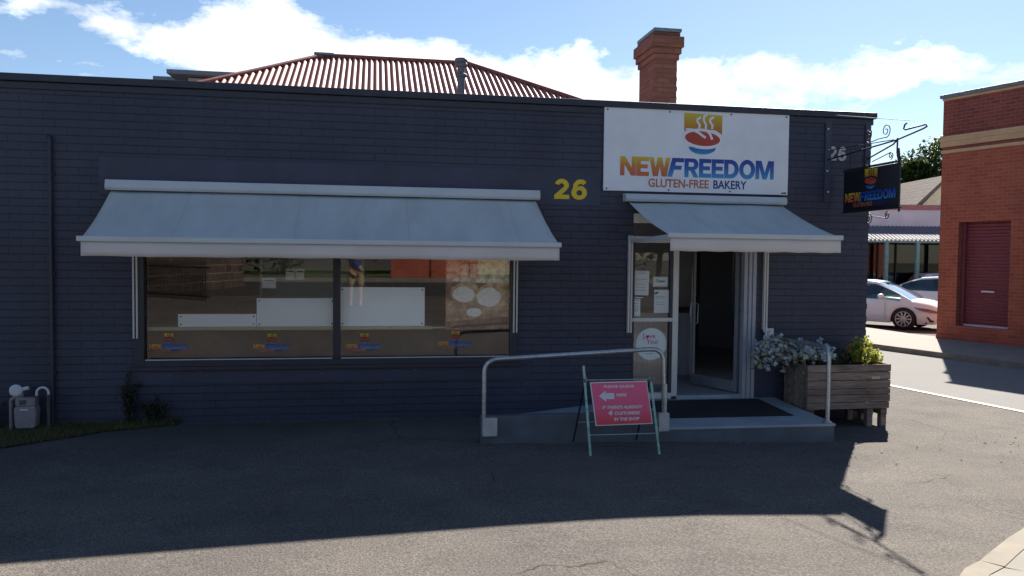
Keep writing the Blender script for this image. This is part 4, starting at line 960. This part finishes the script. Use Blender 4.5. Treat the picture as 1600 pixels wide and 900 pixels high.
# notices on the sidelight
def notice(name, label, x0, x1, z0_, z1_, mat='paper', tilt=0):
    t = thing(name, label, 'notice', ((x0+x1)/2, .032, (z0_+z1_)/2), group='papers taped to the sidelight'); t.rotation_euler = (0, tilt, 0)
    w, h = (x1-x0)/2, (z1_-z0_)/2; b = MB(); b.box(-w, w, -.002, .002, -h, h); b.build('sheet', mat, t); return t, w, h
def lines(t, w, h, zs, mat='ink_soft', x0=-.8, x1=.7):
    b = MB()
    for z in zs: b.box(w*x0, w*(x1-random.random()*.3), -.0035, -.0025, z*h-.003, z*h+.003)
    each(b, 'text_line', mat, t)
t, w, h = notice('notice_sheet', 'pale paper notice with faint lines at the upper left of the sidelight', 3.235, 3.425, 1.49, 1.80, tilt=.03); lines(t, w, h, [.9, .78, .3, -.1, -.35, -.6])
t, w, h = notice('open_sign', 'small bordered card reading Open', 3.478, 3.675, 1.60, 1.725); b = MB()
for a_ in ((-w+.01, w-.01, h-.014, h-.010), (-w+.01, w-.01, -h+.010, -h+.014)): b.box(a_[0], a_[1], -.0035, -.0025, a_[2], a_[3])
b.box(-w+.010, -w+.013, -.0035, -.0025, -h+.016, h-.016); b.box(w-.013, w-.010, -.0035, -.0025, -h+.016, h-.016); each(b, 'border_line', 'ink_soft', t)
text('lettering', 'Open', -w*.62, w*.62, -.022, .030, -.0035, 'teal_ink', t, bold=.03)
t, w, h = notice('notice_sheet', 'white paper notice with blue emblem below the Open card', 3.497, 3.695, 1.265, 1.56); lines(t, w, h, [.42, .30, -.1, -.28]); b = MB()
b.add([(-w*.7+.022*math.cos(a_)*1.3, -.0035, h*.72+.014*math.sin(a_)+.01*math.cos(a_)) for a_ in [2*PI*k/14 for k in range(14)]], [tuple(range(14))]); b.build('printed_emblem', 'blue_ink', t)
t, w, h = notice('trading_hours_card', 'narrow grey green card low on the left of the sidelight', 3.225, 3.315, 1.225, 1.44, 'sticker'); lines(t, w, h, [.85, .5, .2, 0], 'ink_soft'); lines(t, w, h, [-.2, -.4], 'pink_ink')
t, w, h = notice('window_label', 'thin pale strip label above the narrow card', 3.225, 3.345, 1.452, 1.466)
t = thing('round_sticker', 'large round white sticker reading Love Your Local low on the sidelight', 'sticker', (3.467, .033, .868), group=None)
b = MB(); b.add([(.205*math.cos(a_), -.002, .205*math.sin(a_)) for a_ in [2*PI*k/40 for k in range(40)]], [tuple(range(40))]); b.build('sticker_disc', 'sticker', t)
text('lettering', 'L', -.105, -.072, .07, .135, -.004, 'pink_ink', t); text('lettering', 've', -.025, .055, .075, .115, -.004, 'pink_ink', t); text('lettering', 'Your', -.06, .10, .0, .065, -.004, 'pink_ink', t); text('lettering', 'Local', -.10, .085, -.09, -.035, -.004, 'pink_ink', t)
b = MB(); b.add([(x*.026-.050, -.004, z*.026+.093) for x, z in ((0, -1), (.9, 0), (.95, .5), (.5, .85), (0, .5), (-.5, .85), (-.95, .5), (-.9, 0))], [tuple(range(8))]); b.box(-.075, .03, -.005, -.004, -.125, -.119); b.build('heart', 'pink_ink', t)

# ================================================================== BEHIND THE SHOP
# red roofed house
hs2 = thing('red_roof_house', 'house behind the parapet with red corrugated hip roof', 'house', (.46, 9, 0))
RX0, RX1, RZ, RUN, SL = -1.63, 1.64, 6.46, 4.0, .545
ez = RZ-RUN*SL
def corr_face(name, A_, B_, C_, D_, axis_dir, pitch=.12, amp=.022, mat='redroof'):
    """corrugated sheet between eave A-B and ridge D-C; ribs run up the slope"""
    A_, B_, C_, D_ = map(Vector, (A_, B_, C_, D_)); L_ = (B_-A_).length; n = int(L_/pitch*6); m_ = MB(); nor = (B_-A_).cross(D_-A_).normalized(); e = (B_-A_).normalized()
    upd = nor.cross(e)
    if upd.z < 0: upd = -upd
    H = (D_-A_).dot(upd); a0 = (D_-A_).dot(e); a1 = (C_-A_).dot(e); rows = 2; vs_ = []
    for i in range(n+1):
        s_ = L_*i/n
        if s_ < a0: hh = H*s_/a0
        elif s_ > a1: hh = H*(L_-s_)/(L_-a1)
        else: hh = H
        o_ = nor*amp*math.sin(2*PI*s_/pitch)
        vs_ += [A_+e*s_+o_, A_+e*s_+upd*max(hh, .001)+o_]
    m_.add(vs_, [(2*i, 2*i+2, 2*i+3, 2*i+1) for i in range(n)], 0, True); return m_.build(name, mat, hs2)
E0, E1 = (RX0-RUN, -RUN, ez), (RX1+RUN, -RUN, ez); E2, E3 = (RX1+RUN, RUN, ez), (RX0-RUN, RUN, ez); R0, R1 = (RX0, 0, RZ), (RX1, 0, RZ)
corr_face('roof_sheet', E0, E1, R1, R0, 0); corr_face('roof_sheet', E1, E2, R1, R1, 0); corr_face('roof_sheet', E2, E3, R0, R1, 0); corr_face('roof_sheet', E3, E0, R0, R0, 0)
b = MB()
for P in ((R0, R1), (E0, R0), (E1, R1), (E2, R1), (E3, R0)): b.tube([Vector(P[0])+Vector((0, 0, .015)), Vector(P[1])+Vector((0, 0, .015))], .055, 8)
b.build('ridge_cap', 'redcap', hs2)
b = MB(); b.box(RX0-.2, RX0+.25, -.10, .10, RZ+.01, RZ+.07); b.build('lead_patch', 'lead', hs2, bevel=.02)
b = MB(); b.box(E0[0]+.4, E1[0]-.4, -RUN+.4, RUN-.4, 0, ez-.02); b.build('house_wall', 'redbrick', hs2)
b = MB(); b.box(E0[0]-.08, E1[0]+.08, -RUN-.1, -RUN, ez-.12, ez-.02); b.build('gutter', 'redcap', hs2)
# flue
fy = 6.1; fx = 1.66; fz0 = RZ-(9-fy)*SL
fo = MB(); X_ = fx-.46; fo.tube([(X_, fy-9, fz0-.1), (X_, fy-9, fz0+.80)], .075, 14); fo.build('flue_pipe', 'flue', hs2)
fo = MB(); fo.lathe([(.09, fz0+.60), (.12, fz0+.62), (.12, fz0+.66), (.075, fz0+.68)], (X_, fy-9, 0)); fo.lathe([(.075, fz0+.80), (.12, fz0+.81), (.12, fz0+.88), (.11, fz0+.885), (.11, fz0+.90), (.125, fz0+.905), (.125, fz0+.96), (.05, fz0+.975)], (X_, fy-9, 0)); fo.build('flue_cowl', 'flue', hs2)
fo = MB(); fo.lathe([(.23, fz0-.10), (.14, fz0+.05), (.085, fz0+.22)], (X_, fy-9, 0)); fo.build('flue_flashing', 'redcap', hs2)
# chimney
chm = thing('brick_chimney', 'red brick chimney with stepped corbelled top and metal cap rising behind the sign', 'chimney', (5.10, 4.42, 0))
b = MB(); w, d = .205, .42; b.box(-w, w, -d, d, 2.0, 5.50)
for k in range(28):
    z = 3.0+k*.085
    if z < 5.4 and k % 2: 
        e = random.uniform(.004, .014); b.box(w, w+e, -d+.001, -d+.15, z+.006, z+.075); b.box(-w-e, -w, -d+.001, -d+.12, z+.006, z+.075)
b.build('chimney_shaft', 'chimbrick', chm)
b = MB()
for e, z0_, z1_ in ((.03, 5.50, 5.60), (.062, 5.603, 5.71), (.095, 5.713, 5.90)): b.box(-w-e, w+e, -d-e, d+e, z0_, z1_)
b.box(-w-.04, w+.04, -d-.04, d+.04, 5.901, 5.975); each(b, 'corbel_course', 'chimbrick', chm, bevel=.008)
b = MB(); b.box(-w-.05, w+.05, -d-.08, d+.02, 5.98, 6.04); b.build('metal_cap', 'lead', chm, bevel=.006)
# grey flat-roofed building far left
gb = thing('grey_roof_building', 'flat roofed grey building peeping above the parapet at the left', 'building', (-2.4, 15.5, 0))
b = MB(); b.box(-3.1, 5.5, 0, 7, 0, 7.20); b.build('wall', 'zinc', gb)
b = MB(); b.slab([(-3.6, -.45, 7.21), (5.8, -.45, 7.21), (5.8, 7, 7.5), (-3.6, 7, 7.5)], (0, 0, .12)); b.build('roof', 'fascia', gb)
b = MB(); b.box(-4.35, -3.5, 1, 5, 0, 7.42); b.build('stair_block', 'fascia', gb)
b = MB(); b.tube([(-.9, 1, 7.1), (-.9, 1, 7.75)], .012, 5); b.build('antenna', 'black_iron', gb)

# ================================================================== RED BRICK BUILDING (right)
ang = math.atan2(-.95, .30)     # local +x runs towards the viewer along the wall
rb = thing('red_brick_building', 'tall orange red brick building with cream string courses at the right edge', 'building', (14.23, 8.5, 0), ang)
LW = 16.0
b = MB()
b.box(0, .50, -0.0, .35, -.15, 4.70); b.box(1.78, LW, 0, .35, -.15, 4.70); b.box(.50, 1.78, 0, .35, 2.95, 4.70); b.box(.50, 1.78, 0, .35, -.15, .36)
b.box(0, LW, .35, 11, -.15, 5.9)
b.build('brick_wall', 'redbrick', rb)
b = MB(); b.box(0, LW, 0, .35, 4.785, 4.855); b.box(0, LW, 0, .35, 5.135, 6.03); b.build('upper_brick_wall', 'redbrick2', rb)
b = MB(); b.box(-.02, LW, -.02, .35, 4.70, 4.78); b.box(-.035, LW, -.045, .35, 4.86, 5.0); b.box(-.05, LW, -.06, .35, 5.0, 5.13); b.box(-.02, LW, -.02, .35, 6.032, 6.09); each(b, 'string_course', 'creambrick', rb, bevel=.006)
b = MB(); b.box(-.06, LW, -.08, .36, 6.09, 6.18); b.build('parapet_cap', 'fascia', rb, bevel=.01)
b = MB(); b.box(0, .50, -.03, -.001, -.15, .10); b.box(.50, LW, -.04, -.001, -.15, .16); b.build('plinth', 'redbrick', rb)
dr = MB(); n = 200
vs2 = []
for i in range(n+1):
    z = .37+2.57*i/n; o_ = .018*math.sin(2*PI*(z)/.083); vs2 += [(.60, .20+o_, z), (1.80, .20+o_, z)]
dr.add(vs2, [(2*i, 2*i+1, 2*i+3, 2*i+2) for i in range(n)], 0, True); dro = dr.build('roller_door', 'roller', rb)
b = MB(); b.box(.51, .60, .14, .24, .37, 2.94); b.build('guide_rail', 'roller', dro)
b = MB(); b.box(.60, 1.78, .15, .23, .362, .41); b.build('bottom_rail', 'alu', dro)
b = MB(); b.box(1.02, 1.34, .165, .178, 1.22, 1.26); b.build('handle', 'pvc', dro)
rb_side = None

# ================================================================== FAR SHOP WITH AWNING
A0 = -R(9.9)
fs = thing('verandah_shop', 'white shop across the back street with corrugated verandah on teal posts', 'shop', (17.5, 20.94, -.11), A0)
b = MB(); b.box(-6, 16, 2.0, 2.3, 2.9, 4.35); b.box(-6, 16, 2.3, 9, 0, 4.0); b.build('wall', 'white_wall', fs)
b = MB(); b.box(-6, 16, 1.96, 2.34, 4.35, 4.58); b.build('cornice', 'pink_trim', fs)
b = MB(); b.box(-6, 16, 2.28, 2.295, .0, 2.85); b.build('shopfront_backing', 'poster_dark', fs)
b = MB(); b.quad((-6, 2.05, .3), (16, 2.05, .3), (16, 2.05, 2.9), (-6, 2.05, 2.9)); b.build('shopfront_glass', 'shopglass', fs)
b = MB()
for x in (-5, -2.5, 0, 2.6, 4.2, 5.0, 7.5, 10, 13): b.box(x, x+.06, 1.98, 2.04, .3, 2.89)
b.box(-6, 16, 1.9, 2.04, 0, .3); each(b, 'shopfront_frame', 'black_iron', fs)
m_ = MB(); vs3 = []; n = 900
for i in range(n+1):
    x = -6+22*i/n; o_ = .035*math.sin(2*PI*x/.17)
    for t in range(5):
        s_ = t/4; vs3.append((x, 1.95-2.1*s_, 3.62-.55*s_-.10*s_*s_+o_))
m_.add(vs3, [(i*5+t, (i+1)*5+t, (i+1)*5+t+1, i*5+t+1) for i in range(n) for t in range(4)], 0, True); m_.build('verandah_roof', 'zinc_awn', fs)
b = MB(); b.box(-6, 16, -.12, -.06, 2.86, 2.94); b.build('verandah_beam', 'teal_post', fs)
for x in (-4.5, -2.0, .5, 3.62, 4.92, 7.5, 10):
    b = MB(); b.box(x-.07, x+.07, -.12, .02, .0, 2.86); b.build('post', 'teal_post', fs)
b = MB(); b.box(-6, 16, -.6, 1.9, -.05, .06); b.build('shop_pavement', 'conc_path', fs)
gh = thing('gabled_house', 'house with tiled gable roof behind the verandah shop', 'house', (17.5+9.6, 20.94+8.6, -1.0), A0)
b = MB(); b.box(-6, 6, 0, 8, 0, 5.4); b.build('wall', 'timberbrown', gh)
# main roof slopes and front gable
b = MB(); b.slab([(-7, -.6, 5.2), (7, -.6, 5.2), (7, 4, 7.3), (-7, 4, 7.3)], (0, 0, .12)); b.slab([(-7, 8.6, 5.2), (7, 8.6, 5.2), (7, 4, 7.3), (-7, 4, 7.3)], (0, 0, .12))
b.slab([(.9, -1.6, 5.55), (2.9, -1.6, 7.45), (2.9, 4, 7.45), (.9, 4, 5.55)], (0, 0, .10)); b.slab([(4.9, -1.6, 5.55), (2.9, -1.6, 7.45), (2.9, 4, 7.45), (4.9, 4, 5.55)], (0, 0, .10)); b.build('tiled_roof', 'tile', gh)
b = MB(); b.slab([(1.2, -1.35, 5.5), (4.6, -1.35, 5.5), (2.9, -1.35, 7.25)], (0, .1, 0)); b.build('gable_boarding', 'ledge', gh)
b = MB(); b.slab([(.85, -1.66, 5.42), (.85, -1.66, 5.62), (2.9, -1.66, 7.60), (4.95, -1.66, 5.62), (4.95, -1.66, 5.42), (2.9, -1.66, 7.36)], (0, .06, 0)); b.build('barge_board', 'timberbrown', gh)

# ================================================================== TREES
def tree(name, label, x, y, z0_, h, r, n, leaf, seed, mat='treeleaf', trunk_r=.2, group='trees beyond the shops', base=.35):
    rnd = random.Random(seed); t = thing(name, label, 'tree', (x, y, z0_), group=group)
    tr = MB(); tr.tube([(0, 0, 0), (.1*r*.2, 0, h*.3), (0, .1, h*.7)], [trunk_r, trunk_r*.7, trunk_r*.3], 8)
    cl_ = []
    for i in range(34):
        a = rnd.random()*2*PI; e = rnd.random(); zz_ = h*(base+(1-base)*e**.8); rr = r*(.35+.65*math.sin(PI*min(1, .18+.8*e)))*rnd.uniform(.5, 1.05)
        c_ = Vector((rr*math.cos(a), rr*math.sin(a), zz_)); cl_.append((c_, r*rnd.uniform(.20, .38)))
        if i % 2 == 0: tr.tube([(0, 0, h*rnd.uniform(.25, .6)), c_*.5+Vector((0, 0, h*.2)), c_], [trunk_r*.35, trunk_r*.2, .02], 5)
    tr.build('trunk', 'bark', t); lf = MB()
    for i in range(n):
        c_, cr = rnd.choice(cl_); d = Vector((rnd.gauss(0, 1), rnd.gauss(0, 1), rnd.gauss(0, .8))).normalized(); p_ = c_+d*cr*rnd.random()**.4
        lf.leaf(p_, Vector((rnd.gauss(0, 1), rnd.gauss(0, 1), rnd.gauss(0, .8))), leaf*.6, leaf*rnd.uniform(.7, 1.3), .2)
    lf.build('crown', mat, t, recalc=False); return t
tree('street_tree', 'leafy green tree rising behind the gabled house', 36.4, 36.5, -.1, 9.4, 2.9, 18000, .30, 3)
tree('street_tree', 'lower green tree left of the taller one behind the tiled roof', 33.0, 36.5, -.1, 7.2, 1.3, 6000, .26, 4)

# ================================================================== CARS
def car(label, loc, rz, suv=False):
    t = thing('parked_car', label, 'car', loc, rz, group='white cars parked beyond the corner')
    # +x is forward; front wheel at x=0 (ground z=0)
    x0, x1, WB = -3.78, .98, -2.82; W2 = .92
    def lerp(P, x):
        for a, b_ in zip(P[:-1], P[1:]):
            if a[0] <= x <= b_[0]: return a[1]+(b_[1]-a[1])*(x-a[0])/(b_[0]-a[0])
        return P[0][1] if x < P[0][0] else P[-1][1]
    topP = [(-3.78, .84), (-3.70, .98), (-3.4, 1.04), (-2.9, 1.03), (-.55, .985), (-.2, .96), (.3, .90), (.65, .82), (.86, .70), (.96, .56), (.98, .50)]
    beltP = [(-3.78, .80), (-3.4, .93), (-2.5, .93), (-.6, .90), (.3, .80), (.7, .70), (.98, .50)]
    widP = [(-3.78, .66), (-3.6, .80), (-3.2, .89), (-2, .92), (0, .92), (.45, .88), (.75, .78), (.92, .64), (.98, .52)]
    botP = [(-3.78, .42), (-3.6, .26), (-3.3, .22), (.5, .19), (.85, .20), (.98, .30)]
    st_ = sorted(set([x0+(x1-x0)*i/60 for i in range(61)] + [wc+.37*math.cos(PI*i/14) for wc in (0, WB) for i in range(15)]))
    rows = []
    for x in st_:
        w, tp, bl, bt = lerp(widP, x), lerp(topP, x), lerp(beltP, x), lerp(botP, x); arch = bt
        for wc in (0, WB):
            if abs(x-wc) < .37: arch = max(bt, .31+math.sqrt(max(0, .37**2-(x-wc)**2)))
        mid = max(arch+.01, bt+(bl-bt)*.5)
        rows.append([(x, w*.93, arch), (x, w*.985, max(arch+.005, bt+.10)), (x, w, mid), (x, w*.975, max(mid+.005, bl-.06)), (x, w*.93, max(mid+.01, bl)), (x, w*.80, tp-.012), (x, w*.45, tp+.012), (x, 0, tp+.02)])
    m_ = MB(); k = len(rows[0]); vs_ = [p for r in rows for p in r]+[(p[0], -p[1], p[2]) for r in rows for p in r]; o_ = len(rows)*k; fs_ = []
    for i in range(len(rows)-1):
        for j in range(k-1):
            a, b_, c_, d_ = i*k+j, (i+1)*k+j, (i+1)*k+j+1, i*k+j+1; fs_ += [(a, b_, c_, d_), (a+o_, d_+o_, c_+o_, b_+o_)]
    fs_ += [tuple(range(k))+tuple(range(o_+k-1, o_-1, -1)), tuple((len(rows)-1)*k+j for j in range(k))+tuple(o_+(len(rows)-1)*k+j for j in range(k-1, -1, -1))]
    m_.add(vs_, fs_, 0, True); m_.box(x0+.2, x1-.35, -.80, .80, .22, .5, 1); body = m_.build('body', ['car_white', 'black'], t)
    # greenhouse: stations x, belt z, roof z
    gh_ = [(-3.35, .0), (-2.7, .30), (-2.35, .42), (-1.8, .47), (-1.2, .475), (-.85, .44), (-.3, .22), (.18, .0)]
    if suv: gh_ = [(-3.65, .0), (-3.5, .35), (-3.2, .53), (-2.0, .60), (-1.2, .60), (-.85, .56), (-.35, .28), (.1, .0)]
    xs_ = [-3.35+(.18+3.35)*i/70 for i in range(71)] if not suv else [-3.65+3.75*i/70 for i in range(71)]
    paint, win, ws = MB(), MB(), MB()
    def sec(x):
        base = lerp(beltP, x)+.0; h_ = lerp(gh_, x); w = lerp(widP, x); tp = lerp(topP, x)
        zt_ = max(tp, tp-.0+h_)-.0
        f_ = min(1, h_/.42)
        wt = w*(.90-.20*f_)
        return [(x, w*.925, base-.01), (x, w*.925-(w*.925-wt)*.86, base+(zt_-base)*.86), (x, wt*.93, zt_-.012), (x, wt*.55, zt_+.006), (x, 0, zt_+.014)]
    for i in range(70):
        A_, B_ = sec(xs_[i]), sec(xs_[i+1]); xm = (xs_[i]+xs_[i+1])/2; hm = lerp(gh_, xm)
        slope = (lerp(gh_, xs_[i+1])-lerp(gh_, xs_[i]))/(xs_[i+1]-xs_[i])
        for s_ in (1, -1):
            for j in range(4):
                qd = [A_[j], B_[j], B_[j+1], A_[j+1]]; qd = [(p[0], p[1]*s_, p[2]) for p in qd]
                if j == 0 and -3.0 < xm < -.12 and not (-1.62 < xm < -1.52) and hm > .10 : tgt = win
                elif j >= 2 and slope < -.30 and hm < .44: tgt = ws
                elif j >= 2 and slope > .30 and hm < .42: tgt = ws
                elif j == 1: tgt = paint
                else: tgt = paint
                tgt.add(qd, [(0, 1, 2, 3)], 0, True)
    paint.build('cabin', 'car_white', t); each(win, 'side_window', 'carglass', t); each(ws, 'windscreen', 'carglass', t)
    b = MB(); b.box(-2.9, -.2, -.70, .70, .80, .93); b.box(-1.3, -1.15, .15, .62, .93, 1.30); b.box(-1.3, -1.15, -.62, -.15, .93, 1.30); b.build('seats', 'black', t)
    for s_ in (1, -1):
        b = MB(); b.lathe([(.05, -.10), (.085, -.05), (.085, .03), (.05, .07)], (-.62, s_*1.02, 1.00), 'Y', 12); b.box(-.66, -.58, min(s_*.88, s_*.98), max(s_*.88, s_*.98), .93, .97); b.build('wing_mirror', 'car_white', t)
        b = MB(); b.add([(.28, s_*.905, .70), (.62, s_*.838, .655), (.86, s_*.70, .59), (.90, s_*.66, .55), (.70, s_*.80, .555), (.45, s_*.892, .61)], [tuple(range(6))]); b.slab([(.28, s_*.890, .705), (.62, s_*.830, .66), (.88, s_*.70, .60), (.92, s_*.66, .55), (.70, s_*.79, .55), (.45, s_*.88, .605)], (.02, s_*.022, 0)); b.build('headlight', 'lamp', t)
    b = MB(); b.slab([(.62, .835, .42), (.99, .50, .47), (.99, -.50, .47), (.62, -.835, .42), (.72, -.80, .27), (.96, -.45, .25), (.96, .45, .25), (.72, .80, .27)], (.018, 0, 0)); b.build('grille', 'black', t)
    for x in (0, WB):
        for s_ in (1, -1):
            w_ = MB(); w_.lathe([(.22, -.11), (.315, -.105), (.335, -.07), (.335, .07), (.315, .105), (.225, .11)], (x, s_*.79, .335), 'Y', 30); wo = w_.build('wheel', 'black', t)
            r_ = MB(); r_.lathe([(.225, .108), (.235, .118), (.215, .120), (.205, .06)] if s_ > 0 else [(.225, -.108), (.235, -.118), (.215, -.120), (.205, -.06)], (x, s_*.79, .335), 'Y', 30)
            for q_ in range(10):
                a = 2*PI*q_/10; M1 = Matrix.Translation((x, s_*.79, .335)) @ Matrix.Rotation(a, 4, 'Y'); yy = sorted((s_*.085, s_*.112)); r_.box(.03, .215, yy[0], yy[1], -.017, .017, 0, M1)
            r_.lathe([(.05, s_*.08), (.05, s_*.118), (.03, s_*.122)], (x, s_*.79, .335), 'Y', 14); r_.build('rim', 'alloy', wo)
    b = MB()
    for s_ in (1, -1):
        for x in (-.52, -1.57, -2.6): b.box(x-.004, x+.004, s_*.921-.003, s_*.921+.003, .30, .86)
    each(b, 'door_gap', 'ink_soft', t)
    b = MB()
    for s_ in (1, -1):
        for x in (-1.40, -2.42): b.box(x-.10, x+.10, s_*.935-.012, s_*.935+.012, .78, .805)
    each(b, 'door_handle', 'car_white', t)
    return t
H0 = math.atan2(-.79, .60)
nx_, ny_ = math.cos(H0-PI/2), math.sin(H0-PI/2)   # right-hand side of the car faces the viewer
c1 = (15.72-nx_*.90, 11.83-ny_*.90, -.115)
car('white sedan parked just behind the shop corner, its front wheel in view', c1, H0)
car('second white car farther back, only its roof and side windows showing', (c1[0]+6.8, c1[1]+4.6, -.11), H0+.12)
car('third white car standing by the verandah shop behind the others', (26.2, 19.8, -.11), H0+.6, True)

# ================================================================== OPPOSITE SIDE (reflected in the glass)
fn = thing('iron_fence', 'black iron palisade fence with pointed pickets across the street', 'fence', (-5.3, -12.8, .74), R(48))
b = MB()
for i in range(26): b.tube([(-1.6+.125*i, 0, 0), (-1.6+.125*i, 0, 1.00), (-1.6+.125*i, 0, 1.10)], [.02, .02, .004], 6)
b.build('picket', 'black_iron', fn); b = MB(); b.box(-1.7, 1.7, -.015, .015, .10, .14); b.box(-1.7, 1.7, -.015, .015, 0.85, 0.89); b.build('rail', 'black_iron', fn)
sw = thing('stone_wall', 'low rubble stone garden wall across the street', 'wall', (-6.0, -17.0, .75), R(-78))
b = MB(); b.box(-4.5, 4.5, -.2, .2, 0, 1.35); b.build('wall_body', 'rubble', sw); b = MB(); b.box(-4.55, 4.55, -.25, .25, 1.35, 1.45); b.build('coping', 'conc_path', sw)
bw = thing('garden_brick_wall', 'low red brick garden wall with piers across the street', 'wall', (6.5, -30.7, .87))
b = MB(); b.box(-5.5, -1.5, -.12, .12, 0, 1.2); b.build('wall_body', 'redbrick', bw)
for x in (-5.5, -3.5, -1.5): b = MB(); b.box(x-.2, x+.2, -.2, .2, 0, 1.5); b.build('pier', 'redbrick', bw)
ws2 = thing('weatherboard_house', 'cream house across the street seen in the window reflection', 'house', (9, -42, .85))
b = MB(); b.box(-6, 6, -4, 4, 0, 3.2); b.build('wall', 'ledge', ws2); b = MB(); b.slab([(-6.6, 4.6, 3.1), (6.6, 4.6, 3.1), (6.6, 0, 5.3), (-6.6, 0, 5.3)], (0, 0, .12)); b.slab([(-6.6, -4.6, 3.1), (6.6, -4.6, 3.1), (6.6, 0, 5.3), (-6.6, 0, 5.3)], (0, 0, .12)); b.build('roof', 'tile', ws2)
for x in (-3, 2.5): b = MB(); b.box(x, x+1.4, 4.001, 4.05, 1.0, 2.3); b.build('window', 'black', ws2)
for i, (x, y, h, r) in enumerate(((-12, -34, 8, 3.5), (-5, -36, 7, 3.2), (1.5, -37, 8.5, 3.6), (17, -36, 9, 4), (-22, -33, 9, 4), (26, -33, 8, 4))):
    tree('garden_tree', ['broad tree behind the stone wall', 'tree on the lawn left of the photographer', 'tallest tree straight across the street', 'tree right of the cream house', 'tree at the far left across the street', 'tree at the far right across the street'][i], x, y, .85, h, r, 3500, .35, 20+i, group='garden trees across the street', base=.12)
# ------------------------------------------------ the photographer, reflected in the window
def person():
    t = thing('person', 'person in blue shirt and tan shorts holding up a phone', 'person', (-.46, -10.02, gz(0, -10)))
    def skin(name, J, E_, mat, lvl=2, root=0):
        me = bpy.data.meshes.new(name); me.from_pydata([j[:3] for j in J], E_, []); me.materials.append(M_[mat]); o = bpy.data.objects.new(name, me); COL.objects.link(o); o.parent = t
        o.modifiers.new('s', 'SKIN'); sv_ = me.skin_vertices[0].data
        for i, j in enumerate(J): sv_[i].radius = (j[3], j[4] if len(j) > 4 else j[3]); sv_[i].use_root = (i == root)
        s_ = o.modifiers.new('u', 'SUBSURF'); s_.levels = lvl; s_.render_levels = lvl
        for p in me.polygons: p.use_smooth = True
        return o
    J = [(0, 0, .92, .15, .11), (0, 0, 1.10, .14, .10), (0, 0, 1.28, .17, .11), (0, 0, 1.42, .13, .09), (0, .01, 1.50, .055), (0, .02, 1.56, .055), (0, .025, 1.63, .085, .095), (0, .02, 1.72, .075, .085),
         (-.10, 0, .86, .09), (-.11, .01, .50, .058), (-.11, -.02, .30, .052), (-.11, -.03, .10, .036), (-.11, .07, .04, .035), (-.11, .15, .025, .03),
         (.10, 0, .86, .09), (.12, .01, .50, .058), (.12, -.02, .30, .052), (.12, -.03, .10, .036), (.12, .07, .04, .035), (.12, .15, .025, .03),
         (-.19, 0, 1.40, .055), (-.24, .06, 1.18, .042), (.10, .28, 1.12, .034), (.33, .38, 1.17, .028), (.19, 0, 1.40, .055), (.27, .06, 1.18, .042), (.44, .22, 1.12, .034), (.57, .38, 1.17, .028)]
    E_ = [(0, 1), (1, 2), (2, 3), (3, 4), (4, 5), (5, 6), (6, 7), (0, 8), (8, 9), (9, 10), (10, 11), (11, 12), (12, 13), (0, 14), (14, 15), (15, 16), (16, 17), (17, 18), (18, 19), (3, 20), (20, 21), (21, 22), (22, 23), (3, 24), (24, 25), (25, 26), (26, 27)]
    skin('body', J, E_, 'skin')
    skin('shirt', [(0, 0, .86, .18, .135), (0, 0, 1.10, .165, .125), (0, 0, 1.30, .19, .13), (0, 0, 1.43, .14, .10), (-.20, 0, 1.40, .075), (-.245, .05, 1.22, .066), (.20, 0, 1.40, .075), (.275, .05, 1.22, .066)], [(0, 1), (1, 2), (2, 3), (3, 4), (4, 5), (3, 6), (6, 7)], 'shirt')
    skin('shorts', [(0, 0, .92, .165, .13), (-.105, 0, .80, .105), (-.115, 0, .45, .090), (.105, 0, .80, .105), (.125, 0, .45, .090)], [(0, 1), (1, 2), (0, 3), (3, 4)], 'shorts')
    skin('hair', [(0, -.005, 1.70, .09, .10), (0, 0, 1.76, .075, .085)], [(0, 1)], 'hair')
    for x in (-.11, .12):
        b = MB(); b.box(x-.045, x+.045, -.07, .20, 0, .07); o = b.build('shoe', 'shoe', t, bevel=.03)
    for s_, hx in ((-1, .36), (1, .55)):
        for k in range(4):
            skin('finger', [(hx, .39, 1.155+k*.017, .009), (hx+s_*.012, .425, 1.157+k*.017, .0085), (hx-s_*.015, .44, 1.157+k*.017, .008)], [(0, 1), (1, 2)], 'skin', 1)
        skin('thumb', [(hx, .385, 1.16, .011), (hx-s_*.02, .395, 1.18, .010), (hx-s_*.035, .405, 1.19, .009)], [(0, 1), (1, 2)], 'skin', 1)
    return t
person()
ph = thing('phone', 'black phone held up by the photographer', 'phone', (0, -9.59, 1.93))
b = MB(); b.box(-.078, .078, -.004, .004, -.038, .038); b.build('phone_case', 'black', ph, bevel=.003)
